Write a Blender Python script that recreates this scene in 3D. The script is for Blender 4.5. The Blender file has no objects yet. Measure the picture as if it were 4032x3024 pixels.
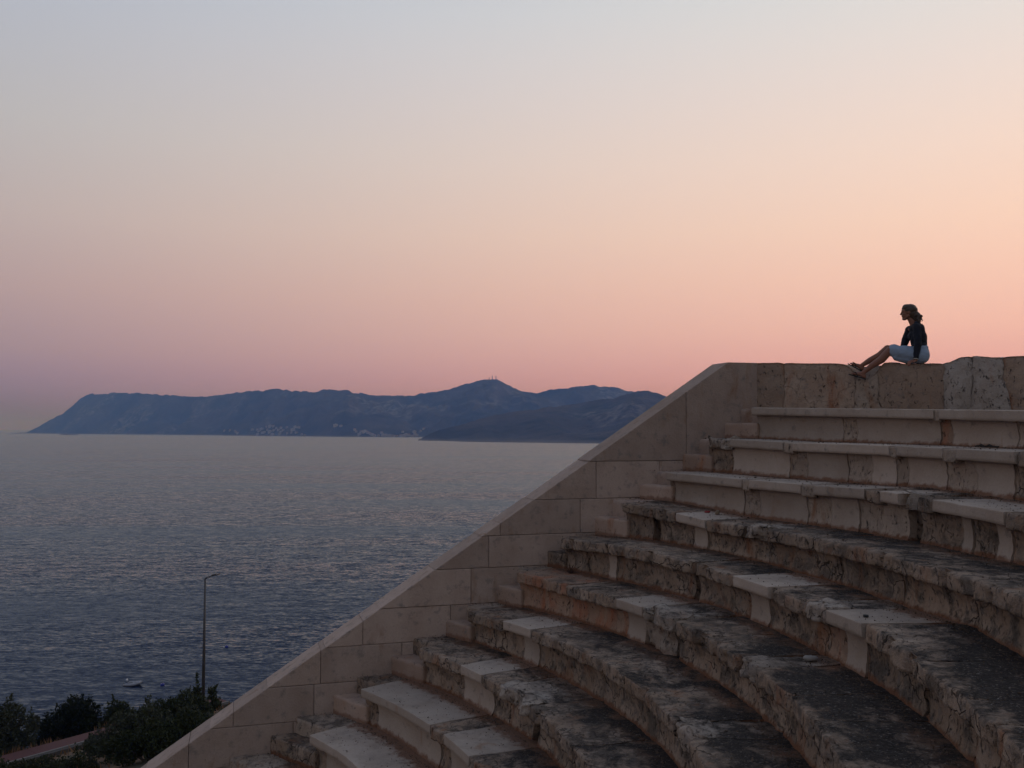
import bpy, math, random
import numpy as np
from mathutils import Vector, Matrix

random.seed(7)
rng = np.random.default_rng(11)
scene = bpy.context.scene
COL = scene.collection
R_ = math.radians


def s2l(c):
    """sRGB 0..255 triple -> linear RGBA"""
    o = []
    for v in c[:3]:
        v = v / 255.0
        o.append(v / 12.92 if v <= 0.04045 else ((v + 0.055) / 1.055) ** 2.4)
    return (o[0], o[1], o[2], 1.0)


# ------------------------------------------------------------------ camera
# the eye is the origin of the scene's plan; heights are metres above the eye
cam = bpy.data.cameras.new('camera')
cam.sensor_width = 36.0
cam.lens = 36.0 * 3600 / 4032
cam.clip_start = 0.1
cam.clip_end = 200000
cam_ob = bpy.data.objects.new('camera', cam)
COL.objects.link(cam_ob)
cam_ob.location = (0, 0, 0)
cam_ob.rotation_euler = (R_(90) + math.atan(178 / 3600), 0, 0)
scene.camera = cam_ob

# ------------------------------------------------------------------ sky
SUN_AZ = 52.0          # degrees to the right of the view axis; the sun has just set there
world = bpy.data.worlds.new('World')
scene.world = world
world.use_nodes = True
wn = world.node_tree
wn.nodes.clear()


def N(nt, typ, **kw):
    n = nt.nodes.new(typ)
    for k, v in kw.items():
        if k.startswith('i_'):
            n.inputs[k[2:]].default_value = v
        else:
            setattr(n, k, v)
    return n


def math_n(nt, op, a, b=None, clamp=False):
    n = nt.nodes.new('ShaderNodeMath')
    n.operation = op
    n.use_clamp = clamp
    for k, v in ((0, a), (1, b)):
        if v is None:
            continue
        if isinstance(v, (int, float)):
            n.inputs[k].default_value = v
        else:
            nt.links.new(v, n.inputs[k])
    return n.outputs[0]


def ramp(nt, fac, stops, interp='LINEAR'):
    n = nt.nodes.new('ShaderNodeValToRGB')
    cr = n.color_ramp
    cr.interpolation = interp
    while len(cr.elements) < len(stops):
        cr.elements.new(0.5)
    for e, (p, c) in zip(cr.elements, stops):
        e.position = p
        e.color = c if len(c) == 4 else (c[0], c[1], c[2], 1)
    nt.links.new(fac, n.inputs[0])
    return n.outputs[0]


def maprange(nt, v, a, b, c, d, smooth=False):
    n = nt.nodes.new('ShaderNodeMapRange')
    n.interpolation_type = 'SMOOTHSTEP' if smooth else 'LINEAR'
    n.clamp = True
    nt.links.new(v, n.inputs[0])
    for k, x in zip((1, 2, 3, 4), (a, b, c, d)):
        n.inputs[k].default_value = x
    return n.outputs[0]


def mixc(nt, fac, a, b, blend='MIX'):
    n = nt.nodes.new('ShaderNodeMix')
    n.data_type = 'RGBA'
    n.blend_type = blend
    n.clamp_factor = True
    if isinstance(fac, (int, float)):
        n.inputs[0].default_value = fac
    else:
        nt.links.new(fac, n.inputs[0])
    for k, v in ((6, a), (7, b)):
        if isinstance(v, tuple):
            n.inputs[k].default_value = v if len(v) == 4 else (v[0], v[1], v[2], 1)
        else:
            nt.links.new(v, n.inputs[k])
    return n.outputs[2]


tc = N(wn, 'ShaderNodeTexCoord')
sx = N(wn, 'ShaderNodeSeparateXYZ')
wn.links.new(tc.outputs['Generated'], sx.inputs[0])
dx, dy, dz = sx.outputs
elev = math_n(wn, 'DIVIDE', math_n(wn, 'ARCSINE', dz), math.pi / 2)
hl = math_n(wn, 'SQRT', math_n(wn, 'ADD', math_n(wn, 'ADD', math_n(wn, 'MULTIPLY', dx, dx), math_n(wn, 'MULTIPLY', dy, dy)), 1e-6))
ca = math_n(wn, 'DIVIDE', math_n(wn, 'ADD', math_n(wn, 'MULTIPLY', dx, math.sin(R_(SUN_AZ))), math_n(wn, 'MULTIPLY', dy, math.cos(R_(SUN_AZ)))), hl)


def stops(*a):
    return [(e / 90.0, s2l(c)) for e, c in a]


SUNSIDE = stops((0, (222, 162, 178)), (3, (242, 183, 198)), (6, (251, 201, 197)), (9, (254, 211, 200)), (12, (254, 219, 206)), (16, (249, 224, 216)),
                (20, (240, 225, 223)), (25, (227, 226, 229)), (35, (194, 201, 214)), (50, (144, 157, 182)), (90, (102, 115, 146)))
SIDE = stops((0, (112, 92, 165)), (1, (114, 102, 172)), (2.2, (132, 120, 172)), (4.5, (158, 141, 165)), (8, (177, 158, 168)), (12, (185, 174, 180)), (17, (183, 183, 191)),
             (25, (175, 184, 204)), (35, (153, 166, 190)), (50, (128, 142, 172)), (90, (102, 115, 146)))
c_sun = ramp(wn, elev, SUNSIDE)
c_side = ramp(wn, elev, SIDE)
f_az = math_n(wn, 'POWER', maprange(wn, ca, 0.05, 0.92, 0, 1), 1.22)
sky_c = mixc(wn, f_az, c_side, c_sun)
dim = maprange(wn, ca, -1.0, 0.15, 0.72, 1.0, True)
hi = maprange(wn, elev, 0.25, 0.8, 0, 1)
dim2 = math_n(wn, 'ADD', dim, math_n(wn, 'MULTIPLY', hi, math_n(wn, 'SUBTRACT', 0.85, dim)))
sky_d = mixc(wn, 1.0, sky_c, (1, 1, 1, 1), 'MULTIPLY')
mulN = sky_d.node
comb = N(wn, 'ShaderNodeCombineColor')
for k in range(3):
    wn.links.new(dim2, comb.inputs[k])
wn.links.new(comb.outputs[0], mulN.inputs[7])
bg = N(wn, 'ShaderNodeBackground')
bg.inputs['Strength'].default_value = 1.0
wn.links.new(sky_d, bg.inputs['Color'])
wo = N(wn, 'ShaderNodeOutputWorld')
wn.links.new(bg.outputs[0], wo.inputs['Surface'])

# ------------------------------------------------------------------ sun (afterglow, very low and weak)
sun = bpy.data.lights.new('sun', 'SUN')
sun.energy = 0.12
sun.angle = R_(25)
sun.color = (1.0, 0.72, 0.52)
sun_ob = bpy.data.objects.new('sun', sun)
COL.objects.link(sun_ob)
_az, _el = R_(SUN_AZ), R_(5)
_d = Vector((math.sin(_az) * math.cos(_el), math.cos(_az) * math.cos(_el), math.sin(_el)))
sun_ob.rotation_euler = _d.to_track_quat('Z', 'Y').to_euler()

# ------------------------------------------------------------------ render settings
scene.render.engine = 'CYCLES'
scene.view_settings.view_transform = 'Standard'
scene.view_settings.look = 'None'
scene.view_settings.exposure = 0.0
scene.view_settings.gamma = 1.0
scene.cycles.use_denoising = True
scene.cycles.max_bounces = 5
scene.cycles.diffuse_bounces = 2
scene.cycles.glossy_bounces = 3
scene.cycles.volume_bounces = 0
scene.cycles.caustics_reflective = False
scene.cycles.caustics_refractive = False
scene.cycles.sample_clamp_indirect = 4.0

# ------------------------------------------------------------------ constants of the place
S = 1.08
CX, CY = -6.95 * S, 6.439 * S      # centre of the orchestra
HR = 0.42 * S                      # rise of a row
DR = 0.635 * S                     # going of a row
SEA = -32.0


def RAD(i):
    return (12.048 - 0.635 * i) * S


ZCOR = {0: [(5, -.09), (10.9, -.061), (16.8, -.022), (31.5, .067)], 1: [(5, -.02), (16.5, .009), (24.9, .021), (30.5, .051)],
        2: [(4, -.036), (9, -.015), (14, .014), (19, -.004), (26, 0), (33, .022)],
        3: [(0, -.02), (15, -.019), (25, -.035), (28, .001), (34, .06)], 4: [(-3, -.02), (1, .03), (6, -.005), (16, 0), (21, .022), (31, .035), (37, 0)],
        5: [(-8, -.008), (0, .02), (7.5, -.004), (16, .025), (24, .014), (31, .003), (38, .02)], 6: [(5, .02), (18, .03), (30, .01), (39, -.015)],
        7: [(10, .014), (20, -.01), (33, .007), (40, .02)], 8: [(20, .016), (30, -.008), (42, .007)], 9: [(33, -.05), (36, -.017), (44, 0)]}


def zrow(i, th):
    """height of the nosing of row i at angle th (degrees)"""
    z = (0.237 - 0.42 * i) * S
    if i in ZCOR:
        a = ZCOR[i]
        return z + S * np.interp(th, [p[0] for p in a], [p[1] for p in a])
    return z + 0 * np.asarray(th, float)


# end wall (analemma): vertical plane  y = WY + WM x
WY, WM = 12.317 * S, 0.295
WL = math.hypot(1, WM)
WD = np.array([1, WM]) / WL             # along the wall, to the right / away
WN = np.array([WM, -1]) / WL            # out of its face, into the theatre
WCX = 3.39                              # x of the upper corner of the slope
WCZ = 1.052
WSL = 0.6486


def wall_theta(r):
    th = np.radians(np.linspace(80, 20, 6001))
    d = CY + r * np.sin(th) - WY - WM * (CX + r * np.cos(th))
    return float(np.degrees(th[np.argmax(d <= 0)]))


# ------------------------------------------------------------------ mesh helpers
def link(o, parent=None):
    COL.objects.link(o)
    if parent is not None:
        o.parent = parent
    return o


def mesh_obj(name, verts, faces, mats, parent=None, smooth=True, mat_idx=None, attrs=None):
    me = bpy.data.meshes.new(name)
    verts = np.asarray(verts, dtype=np.float32).reshape(-1, 3)
    if isinstance(faces, np.ndarray) and faces.ndim == 2:
        n, k = faces.shape
        me.vertices.add(len(verts))
        me.vertices.foreach_set('co', verts.ravel())
        me.loops.add(n * k)
        me.loops.foreach_set('vertex_index', faces.astype(np.int32).ravel())
        me.polygons.add(n)
        me.polygons.foreach_set('loop_start', np.arange(0, n * k, k, dtype=np.int32))
        me.polygons.foreach_set('loop_total', np.full(n, k, dtype=np.int32))
    else:
        me.from_pydata([tuple(v) for v in verts.tolist()], [], [tuple(f) for f in faces])
    if not isinstance(mats, (list, tuple)):
        mats = [mats]
    for m in mats:
        me.materials.append(m)
    if mat_idx is not None:
        me.polygons.foreach_set('material_index', np.asarray(mat_idx, dtype=np.int32))
    me.update(calc_edges=True)
    me.polygons.foreach_set('use_smooth', np.full(len(me.polygons), bool(smooth)))
    if attrs:
        for k, v in attrs.items():
            a = me.attributes.new(k, 'FLOAT', 'POINT')
            a.data.foreach_set('value', np.asarray(v, dtype=np.float32))
    o = bpy.data.objects.new(name, me)
    return link(o, parent)


def empty(name, loc, parent=None):
    o = bpy.data.objects.new(name, None)
    o.location = loc
    o.empty_display_size = 0.2
    return link(o, parent)


def tag(o, label=None, cat=None, group=None, kind=None):
    if label:
        o['label'] = label
    if cat:
        o['category'] = cat
    if group:
        o['group'] = group
    if kind:
        o['kind'] = kind
    return o


def _hash(ix, iy, iz, seed):
    h = (ix.astype(np.int64) * 374761393 + iy.astype(np.int64) * 668265263 + iz.astype(np.int64) * 2147483647 + seed * 974711) & 0xffffffff
    h = ((h ^ (h >> 13)) * 1274126177) & 0xffffffff
    h = h ^ (h >> 16)
    return (h & 0xffff) / 32767.5 - 1.0


def vnoise(p, seed=0):
    f = np.floor(p)
    i = f.astype(np.int64)
    t = p - f
    t = t * t * t * (t * (t * 6 - 15) + 10)
    r = 0
    for a in (0, 1):
        wx = t[:, 0] if a else 1 - t[:, 0]
        for b in (0, 1):
            wy = t[:, 1] if b else 1 - t[:, 1]
            for c in (0, 1):
                wz = t[:, 2] if c else 1 - t[:, 2]
                r = r + wx * wy * wz * _hash(i[:, 0] + a, i[:, 1] + b, i[:, 2] + c, seed)
    return r


def fbm(p, octaves=4, seed=0, gain=0.5):
    p = np.asarray(p, float)
    r, a, s = 0, 1.0, 0
    for o in range(octaves):
        r = r + a * vnoise(p * (2.03 ** o) + 17.3 * o, seed + o)
        s += a
        a *= gain
    return r / s


def grid_faces(nu, nv, closed_v=False, flip=False):
    u = np.arange(nu - 1)
    v = np.arange(nv if closed_v else nv - 1)
    U, V = np.meshgrid(u, v, indexing='ij')
    V2 = (V + 1) % nv
    a, b, c, d = U * nv + V, (U + 1) * nv + V, (U + 1) * nv + V2, U * nv + V2
    q = np.stack([a, d, c, b] if flip else [a, b, c, d], -1).reshape(-1, 4)
    return q


class MB:
    """collects simple solids into one mesh"""

    def __init__(self):
        self.v, self.f, self.m = [], [], []

    def add(self, verts, faces, mi=0):
        o = len(self.v)
        self.v += [tuple(v) for v in verts]
        self.f += [tuple(i + o for i in f) for f in faces]
        self.m += [mi] * len(faces)

    def box(self, x0, x1, y0, y1, z0, z1, mi=0, M=None):
        vs = [Vector((x, y, z)) for z in (z0, z1) for x, y in ((x0, y0), (x1, y0), (x1, y1), (x0, y1))]
        if M is not None:
            vs = [M @ v for v in vs]
        self.add(vs, [(3, 2, 1, 0), (4, 5, 6, 7), (0, 1, 5, 4), (1, 2, 6, 5), (2, 3, 7, 6), (3, 0, 4, 7)], mi)

    def tube(self, pts, rads, n=8, mi=0, cap=True):
        pts = [Vector(p) for p in pts]
        if not isinstance(rads, (list, tuple)):
            rads = [rads] * len(pts)
        vs, fs = [], []
        t0 = (pts[1] - pts[0]).normalized()
        up = Vector((0, 0, 1)) if abs(t0.z) < 0.9 else Vector((1, 0, 0))
        a = t0.cross(up).normalized()
        for k, p in enumerate(pts):
            t = (pts[min(k + 1, len(pts) - 1)] - pts[max(k - 1, 0)]).normalized()
            a = (a - t * a.dot(t)).normalized()
            b = t.cross(a)
            for j in range(n):
                w = 2 * math.pi * j / n
                vs.append(p + (a * math.cos(w) + b * math.sin(w)) * rads[k])
        for k in range(len(pts) - 1):
            for j in range(n):
                j2 = (j + 1) % n
                fs.append((k * n + j, k * n + j2, (k + 1) * n + j2, (k + 1) * n + j))
        if cap:
            fs.append(tuple(range(n - 1, -1, -1)))
            fs.append(tuple((len(pts) - 1) * n + j for j in range(n)))
        self.add(vs, fs, mi)

    def ellipsoid(self, c, r, n=12, m=8, mi=0, M=None):
        vs, fs = [], []
        c = Vector(c)
        for i in range(m + 1):
            ph = math.pi * i / m
            for j in range(n):
                w = 2 * math.pi * j / n
                v = Vector((r[0] * math.sin(ph) * math.cos(w), r[1] * math.sin(ph) * math.sin(w), r[2] * math.cos(ph)))
                if M is not None:
                    v = M @ v
                vs.append(c + v)
        for i in range(m):
            for j in range(n):
                j2 = (j + 1) % n
                fs.append((i * n + j, (i + 1) * n + j, (i + 1) * n + j2, i * n + j2))
        self.add(vs, fs, mi)

    def build(self, name, mats, parent=None, smooth=False):
        return mesh_obj(name, self.v, self.f, mats, parent, smooth, self.m)


# ------------------------------------------------------------------ materials
def new_mat(name):
    m = bpy.data.materials.new(name)
    m.use_nodes = True
    nt = m.node_tree
    nt.nodes.clear()
    out = N(nt, 'ShaderNodeOutputMaterial')
    b = N(nt, 'ShaderNodeBsdfPrincipled')
    nt.links.new(b.outputs[0], out.inputs['Surface'])
    return m, nt, b


def noise(nt, vec, scale, detail=4, rough=0.55, dist=0.0):
    n = N(nt, 'ShaderNodeTexNoise')
    n.inputs['Scale'].default_value = scale
    n.inputs['Detail'].default_value = detail
    n.inputs['Roughness'].default_value = rough
    n.inputs['Distortion'].default_value = dist
    nt.links.new(vec, n.inputs['Vector'])
    return n.outputs['Fac']


def voro(nt, vec, scale, feature='F1'):
    n = N(nt, 'ShaderNodeTexVoronoi')
    n.feature = feature
    n.inputs['Scale'].default_value = scale
    nt.links.new(vec, n.inputs['Vector'])
    return n.outputs['Distance']


def simple(name, col, rough=0.7, metal=0.0, bump=0.0, bscale=30, var=0.15):
    m, nt, b = new_mat(name)
    g = N(nt, 'ShaderNodeNewGeometry')
    f = noise(nt, g.outputs['Position'], bscale, 4)
    c = mixc(nt, f, tuple(x * (1 - var) for x in col[:3]) + (1,), tuple(min(1, x * (1 + var)) for x in col[:3]) + (1,))
    nt.links.new(c, b.inputs['Base Color'])
    b.inputs['Roughness'].default_value = rough
    b.inputs['Metallic'].default_value = metal
    if bump:
        bn = N(nt, 'ShaderNodeBump')
        bn.inputs['Strength'].default_value = bump
        bn.inputs['Distance'].default_value = 0.01
        nt.links.new(f, bn.inputs['Height'])
        nt.links.new(bn.outputs[0], b.inputs['Normal'])
    return m


def stone_mat(name, base, base2, stain, pit=0.5, lichen_shade=1.0, grey=0.5, bump=0.6, soil=1.0, stainamt=0.5, crust=0.0):
    """weathered limestone: mottled body colour, grey crust, dark pits, ochre stains, black lichens with painted bowl shade on lying faces, red soil in the corners"""
    base, base2, stain = [(c_[0] * 1.13, c_[1] * 1.15, c_[2] * 1.18, 1) for c_ in (base, base2, stain)]
    m, nt, b = new_mat(name)
    g = N(nt, 'ShaderNodeNewGeometry')
    oi = N(nt, 'ShaderNodeObjectInfo')
    vm = N(nt, 'ShaderNodeVectorMath')
    vm.operation = 'MULTIPLY_ADD'
    comb3 = N(nt, 'ShaderNodeCombineXYZ')
    for k in range(3):
        nt.links.new(oi.outputs['Random'], comb3.inputs[k])
    nt.links.new(comb3.outputs[0], vm.inputs[0])
    vm.inputs[1].default_value = (3.1, 2.3, 4.7)
    nt.links.new(g.outputs['Position'], vm.inputs[2])
    P = vm.outputs[0]
    sxyz = N(nt, 'ShaderNodeSeparateXYZ')
    nt.links.new(g.outputs['Normal'], sxyz.inputs[0])
    up = maprange(nt, sxyz.outputs[2], 0.45, 0.85, 0, 1, True)
    n1 = noise(nt, P, 2.3, 5, 0.6)
    n2 = noise(nt, P, 9.0, 6, 0.65)
    n3 = noise(nt, P, 45.0, 4, 0.6)
    n4 = noise(nt, P, 160.0, 2, 0.5)
    c = mixc(nt, maprange(nt, n1, 0.35, 0.65, 0, 1), base, base2)
    # every stone a little lighter or darker
    val = maprange(nt, oi.outputs['Random'], 0, 1, 0.84, 1.14)
    cc = N(nt, 'ShaderNodeCombineColor')
    for k in range(3):
        nt.links.new(val, cc.inputs[k])
    c = mixc(nt, 1.0, c, cc.outputs[0], 'MULTIPLY')
    # grey crust
    if grey > 0:
        gm = maprange(nt, n2, 0.62 - 0.22 * grey, 0.72, 0, 0.75)
        c = mixc(nt, gm, c, (0.215, 0.195, 0.175, 1))
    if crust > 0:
        # dark weathering crust in large ragged patches, denser lower down: painted bowl shade
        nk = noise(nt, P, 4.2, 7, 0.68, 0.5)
        kl = N(nt, 'ShaderNodeAttribute', attribute_name='lichen_shade')
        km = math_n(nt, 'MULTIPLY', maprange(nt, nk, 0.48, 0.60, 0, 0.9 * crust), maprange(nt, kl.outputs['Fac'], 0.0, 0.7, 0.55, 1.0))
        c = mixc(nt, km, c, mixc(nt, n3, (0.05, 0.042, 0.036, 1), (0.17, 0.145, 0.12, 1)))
    # ochre / red stains, streaking downwards
    mp = N(nt, 'ShaderNodeMapping')
    mp.inputs['Scale'].default_value = (1, 1, 0.35)
    nt.links.new(P, mp.inputs[0])
    ns = noise(nt, mp.outputs[0], 3.4, 5, 0.6, 0.4)
    sm = maprange(nt, ns, 0.70 - 0.22 * stainamt, 0.80 - 0.14 * stainamt, 0, 0.8)
    c = mixc(nt, sm, c, stain)
    # fine grain
    c = mixc(nt, 0.35, c, mixc(nt, n3, (0.35, 0.34, 0.33, 1), (1.0, 1.0, 1.0, 1)), 'MULTIPLY')
    # pits
    pm = None
    if pit > 0:
        mp2 = N(nt, 'ShaderNodeMapping')
        mp2.inputs['Scale'].default_value = (1, 1, 0.55)
        nt.links.new(P, mp2.inputs[0])
        pv = noise(nt, mp2.outputs[0], 26.0, 3, 0.6, 0.6)
        pm = maprange(nt, pv, 0.63 - 0.10 * pit, 0.70 - 0.06 * pit, 0, 1)
        pm = math_n(nt, 'MULTIPLY', pm, maprange(nt, n2, 0.38, 0.55, 0.15, 1))
        c = mixc(nt, math_n(nt, 'MULTIPLY', pm, 0.8), c, (0.035, 0.028, 0.022, 1))
    if crust > 0:
        # cracks
        wv = N(nt, 'ShaderNodeVectorMath')
        wv.operation = 'MULTIPLY_ADD'
        nv_ = N(nt, 'ShaderNodeTexNoise')
        nv_.inputs['Scale'].default_value = 3.0
        nv_.inputs['Detail'].default_value = 4
        nt.links.new(P, nv_.inputs['Vector'])
        nt.links.new(nv_.outputs['Color'], wv.inputs[0])
        wv.inputs[1].default_value = (0.5, 0.5, 0.5)
        nt.links.new(P, wv.inputs[2])
        cd = voro(nt, wv.outputs[0], 1.9, 'DISTANCE_TO_EDGE')
        ck = math_n(nt, 'MULTIPLY', maprange(nt, cd, 0.004, 0.016, 1, 0), maprange(nt, n1, 0.44, 0.52, 0, 1))
        c = mixc(nt, math_n(nt, 'MULTIPLY', ck, 0.8 * min(1, crust)), c, (0.03, 0.022, 0.018, 1))
        ck = math_n(nt, 'MULTIPLY', ck, min(1, crust))
        pm = ck if pm is None else math_n(nt, 'MAXIMUM', pm, ck)
    # soil washed into the corners
    if soil > 0:
        at = N(nt, 'ShaderNodeAttribute', attribute_name='soil')
        sv = math_n(nt, 'ADD', at.outputs['Fac'], math_n(nt, 'MULTIPLY', math_n(nt, 'SUBTRACT', n2, 0.5), 1.3))
        sv = maprange(nt, sv, 0.35, 0.68, 0, 0.92 * soil)
        scol = mixc(nt, n3, (0.13, 0.055, 0.028, 1), (0.28, 0.13, 0.07, 1))
        c = mixc(nt, sv, c, scol)
    # black lichens on lying faces, bowl shade painted in, broken up by pale flecks
    if lichen_shade > 0:
        la = N(nt, 'ShaderNodeAttribute', attribute_name='lichen_shade')
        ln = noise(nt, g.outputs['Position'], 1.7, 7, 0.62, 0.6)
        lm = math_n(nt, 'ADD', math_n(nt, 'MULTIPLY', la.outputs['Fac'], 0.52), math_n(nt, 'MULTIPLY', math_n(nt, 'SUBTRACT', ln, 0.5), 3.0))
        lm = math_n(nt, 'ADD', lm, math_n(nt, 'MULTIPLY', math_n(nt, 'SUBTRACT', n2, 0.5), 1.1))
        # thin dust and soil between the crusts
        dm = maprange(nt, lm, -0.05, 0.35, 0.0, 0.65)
        c = mixc(nt, math_n(nt, 'MULTIPLY', math_n(nt, 'MULTIPLY', dm, up), lichen_shade), c, mixc(nt, n3, (0.07, 0.05, 0.038, 1), (0.17, 0.125, 0.095, 1)))
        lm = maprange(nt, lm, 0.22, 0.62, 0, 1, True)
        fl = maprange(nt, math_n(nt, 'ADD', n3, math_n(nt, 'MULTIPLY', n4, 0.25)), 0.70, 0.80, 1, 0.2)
        lm = math_n(nt, 'MULTIPLY', math_n(nt, 'MULTIPLY', lm, fl), math_n(nt, 'MULTIPLY', up, 0.93 * lichen_shade))
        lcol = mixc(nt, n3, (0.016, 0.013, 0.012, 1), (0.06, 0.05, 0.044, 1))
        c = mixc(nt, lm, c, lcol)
        # pale flakes and grit
        mpf = N(nt, 'ShaderNodeMapping')
        mpf.inputs['Scale'].default_value = (0.6, 1.0, 1.0)
        nt.links.new(P, mpf.inputs[0])
        nf = noise(nt, mpf.outputs[0], 52.0, 2, 0.6, 0.8)
        fm = math_n(nt, 'MULTIPLY', maprange(nt, nf, 0.63, 0.69, 0, 0.75), math_n(nt, 'MULTIPLY', up, math_n(nt, 'MULTIPLY', maprange(nt, la.outputs['Fac'], 0.1, 0.6, 0.1, 1), lichen_shade)))
        c = mixc(nt, fm, c, (0.30, 0.265, 0.23, 1))
    nt.links.new(c, b.inputs['Base Color'])
    b.inputs['Roughness'].default_value = 0.92
    b.inputs['Specular IOR Level'].default_value = 0.2
    h = math_n(nt, 'ADD', math_n(nt, 'MULTIPLY', n2, 0.5), math_n(nt, 'MULTIPLY', n3, 0.5))
    h = math_n(nt, 'ADD', h, math_n(nt, 'MULTIPLY', n4, 0.15))
    if pm is not None:
        h = math_n(nt, 'SUBTRACT', h, math_n(nt, 'MULTIPLY', pm, 0.45))
    bn = N(nt, 'ShaderNodeBump')
    bn.inputs['Strength'].default_value = bump
    bn.inputs['Distance'].default_value = 0.03
    nt.links.new(h, bn.inputs['Height'])
    nt.links.new(bn.outputs[0], b.inputs['Normal'])
    return m


M_NEW = stone_mat('restored_limestone', (0.41, 0.315, 0.24, 1), (0.47, 0.375, 0.295, 1), (0.33, 0.20, 0.125, 1), pit=0.0, lichen_shade=0.14, grey=0.15, bump=0.4, soil=0.9, stainamt=0.35)
M_OLD = stone_mat('weathered_limestone', (0.31, 0.21, 0.14, 1), (0.42, 0.31, 0.225, 1), (0.28, 0.115, 0.05, 1), pit=0.75, lichen_shade=1.0, grey=0.6, bump=1.0, soil=1.0, stainamt=0.6, crust=1.0)
M_RED = stone_mat('red_stained_limestone', (0.37, 0.225, 0.145, 1), (0.43, 0.29, 0.20, 1), (0.44, 0.14, 0.06, 1), pit=0.5, lichen_shade=0.9, grey=0.25, bump=0.9, soil=1.0, stainamt=1.0, crust=0.3)
M_ROCK = stone_mat('eroded_pale_rock', (0.38, 0.29, 0.22, 1), (0.48, 0.395, 0.315, 1), (0.29, 0.135, 0.065, 1), pit=0.7, lichen_shade=0.9, grey=0.6, bump=1.0, soil=0.6, stainamt=0.5, crust=0.6)
M_PATCH = stone_mat('rough_beige_patch', (0.40, 0.30, 0.22, 1), (0.47, 0.365, 0.28, 1), (0.31, 0.15, 0.075, 1), pit=0.5, lichen_shade=0.6, grey=0.3, bump=1.0, soil=1.0, stainamt=0.55, crust=0.3)
M_WALL = stone_mat('ashlar_limestone', (0.405, 0.29, 0.22, 1), (0.475, 0.352, 0.275, 1), (0.29, 0.165, 0.095, 1), pit=0.0, lichen_shade=0.0, grey=0.35, bump=0.6, soil=0.6, stainamt=0.5)
M_BACK = stone_mat('brown_wall_limestone', (0.36, 0.245, 0.17, 1), (0.44, 0.32, 0.23, 1), (0.32, 0.125, 0.055, 1), pit=0.2, lichen_shade=0.0, grey=0.3, bump=0.9, soil=0.5, stainamt=0.5, crust=0.35)
M_WHITE = stone_mat('grey_white_limestone', (0.41, 0.335, 0.27, 1), (0.49, 0.41, 0.335, 1), (0.39, 0.24, 0.16, 1), pit=0.5, lichen_shade=0.0, grey=0.2, bump=1.0, soil=0.3, stainamt=0.4)
M_STEP = stone_mat('pinkish_step_limestone', (0.42, 0.285, 0.205, 1), (0.47, 0.335, 0.25, 1), (0.41, 0.19, 0.10, 1), pit=0.05, lichen_shade=0.2, grey=0.1, bump=0.3, soil=0.7, stainamt=0.5)


# ------------------------------------------------------------------ back wall path (plan)
BW = np.array([(3.86, 14.44), (4.9, 13.88), (5.95, 13.2), (7.0, 12.35), (8.0, 11.2), (8.75, 9.6), (9.2, 7.6), (9.35, 5.2), (9.15, 2.6), (8.5, 0), (7.4, -2.6), (5.8, -5.0)])


def catmull(P, n=24):
    out = []
    Q = np.vstack([2 * P[0] - P[1], P, 2 * P[-1] - P[-2]])
    for k in range(1, len(Q) - 2):
        p0, p1, p2, p3 = Q[k - 1:k + 3]
        for t in np.linspace(0, 1, n, endpoint=False):
            out.append(0.5 * ((2 * p1) + (-p0 + p2) * t + (2 * p0 - 5 * p1 + 4 * p2 - p3) * t * t + (-p0 + 3 * p1 - 3 * p2 + p3) * t ** 3))
    out.append(P[-1])
    return np.array(out)


BWC = catmull(BW)
BWL = np.concatenate([[0], np.cumsum(np.linalg.norm(np.diff(BWC, axis=0), axis=1))])


def bw_at(L):
    p = np.stack([np.interp(L, BWL, BWC[:, 0]), np.interp(L, BWL, BWC[:, 1])], -1)
    e = 0.05
    q = np.stack([np.interp(L + e, BWL, BWC[:, 0]), np.interp(L + e, BWL, BWC[:, 1])], -1)
    q0 = np.stack([np.interp(L - e, BWL, BWC[:, 0]), np.interp(L - e, BWL, BWC[:, 1])], -1)
    t = q - q0
    t = t / np.linalg.norm(t, axis=-1, keepdims=True)
    n = np.stack([t[..., 1], -t[..., 0]], -1)      # to the right of travel = towards the theatre
    return p, t, n


_bt = np.degrees(np.arctan2(BWC[:, 1] - CY, BWC[:, 0] - CX))
_br = np.hypot(BWC[:, 1] - CY, BWC[:, 0] - CX)


def bw_rad(th):
    o = np.argsort(_bt)
    return np.interp(th, _bt[o], _br[o])


# ------------------------------------------------------------------ seat rows
# per row: (start angle, end angle, kind) of the slabs and of the riser stones, in degrees round the orchestra.
# N restored, O old, Q old with red stain, R broken rock
SLABS = {
    0: '31.5 N 16.9 P 16.6 N 6.9',
    1: '32.7 R 30.4 N 25.5 P 24.7 N 16.6 P 16.1 N 12.6 P 11.7 N 7.7 O 4.4',
    2: '33.2 N 25.6 P 24.9 N 20.0 P 18.9 N 14.4 O 13.1 N 11.6 R 11.0 - 10.2 O 8.9 N 3.7 O -0.5',
    3: '34.2 O 30.6 O 28.1 N 25.0 O 21.0 R 18.7 O 14.1 O 12.2 O 6.8 O 0.0 O -5.3',
    4: '37.2 O 31.3 O 21.3 - 20.9 O 16.3 N 12.3 O 8.3 R 5.9 N 2.0 O -3.3 O -8.3 O -10.9 O -15.5',
    5: '38.0 Q 31.1 O 24.4 N 20.9 R 16.9 - 16.3 O 11.9 O 7.6 R 5.4 O 0.3 O -3.1 O -12.0',
    6: '39.5 O 33.9 N 29.7 O 18.6 O 14.8 O 5.4 R 2.6 O -3.2',
    7: '40.4 O 33.3 N 29.7 O 26.6 R 20.8 O 11.3 O 3.5',
    8: '42.6 N 29.4 O 26.5 N 20.4 O 12.4',
    9: '43.5 N 29.6 N 18.0',
    10: '47.5 O 41.1 O 30.0',
    11: '51.0 O 38.0 O 26.0'}
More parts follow.
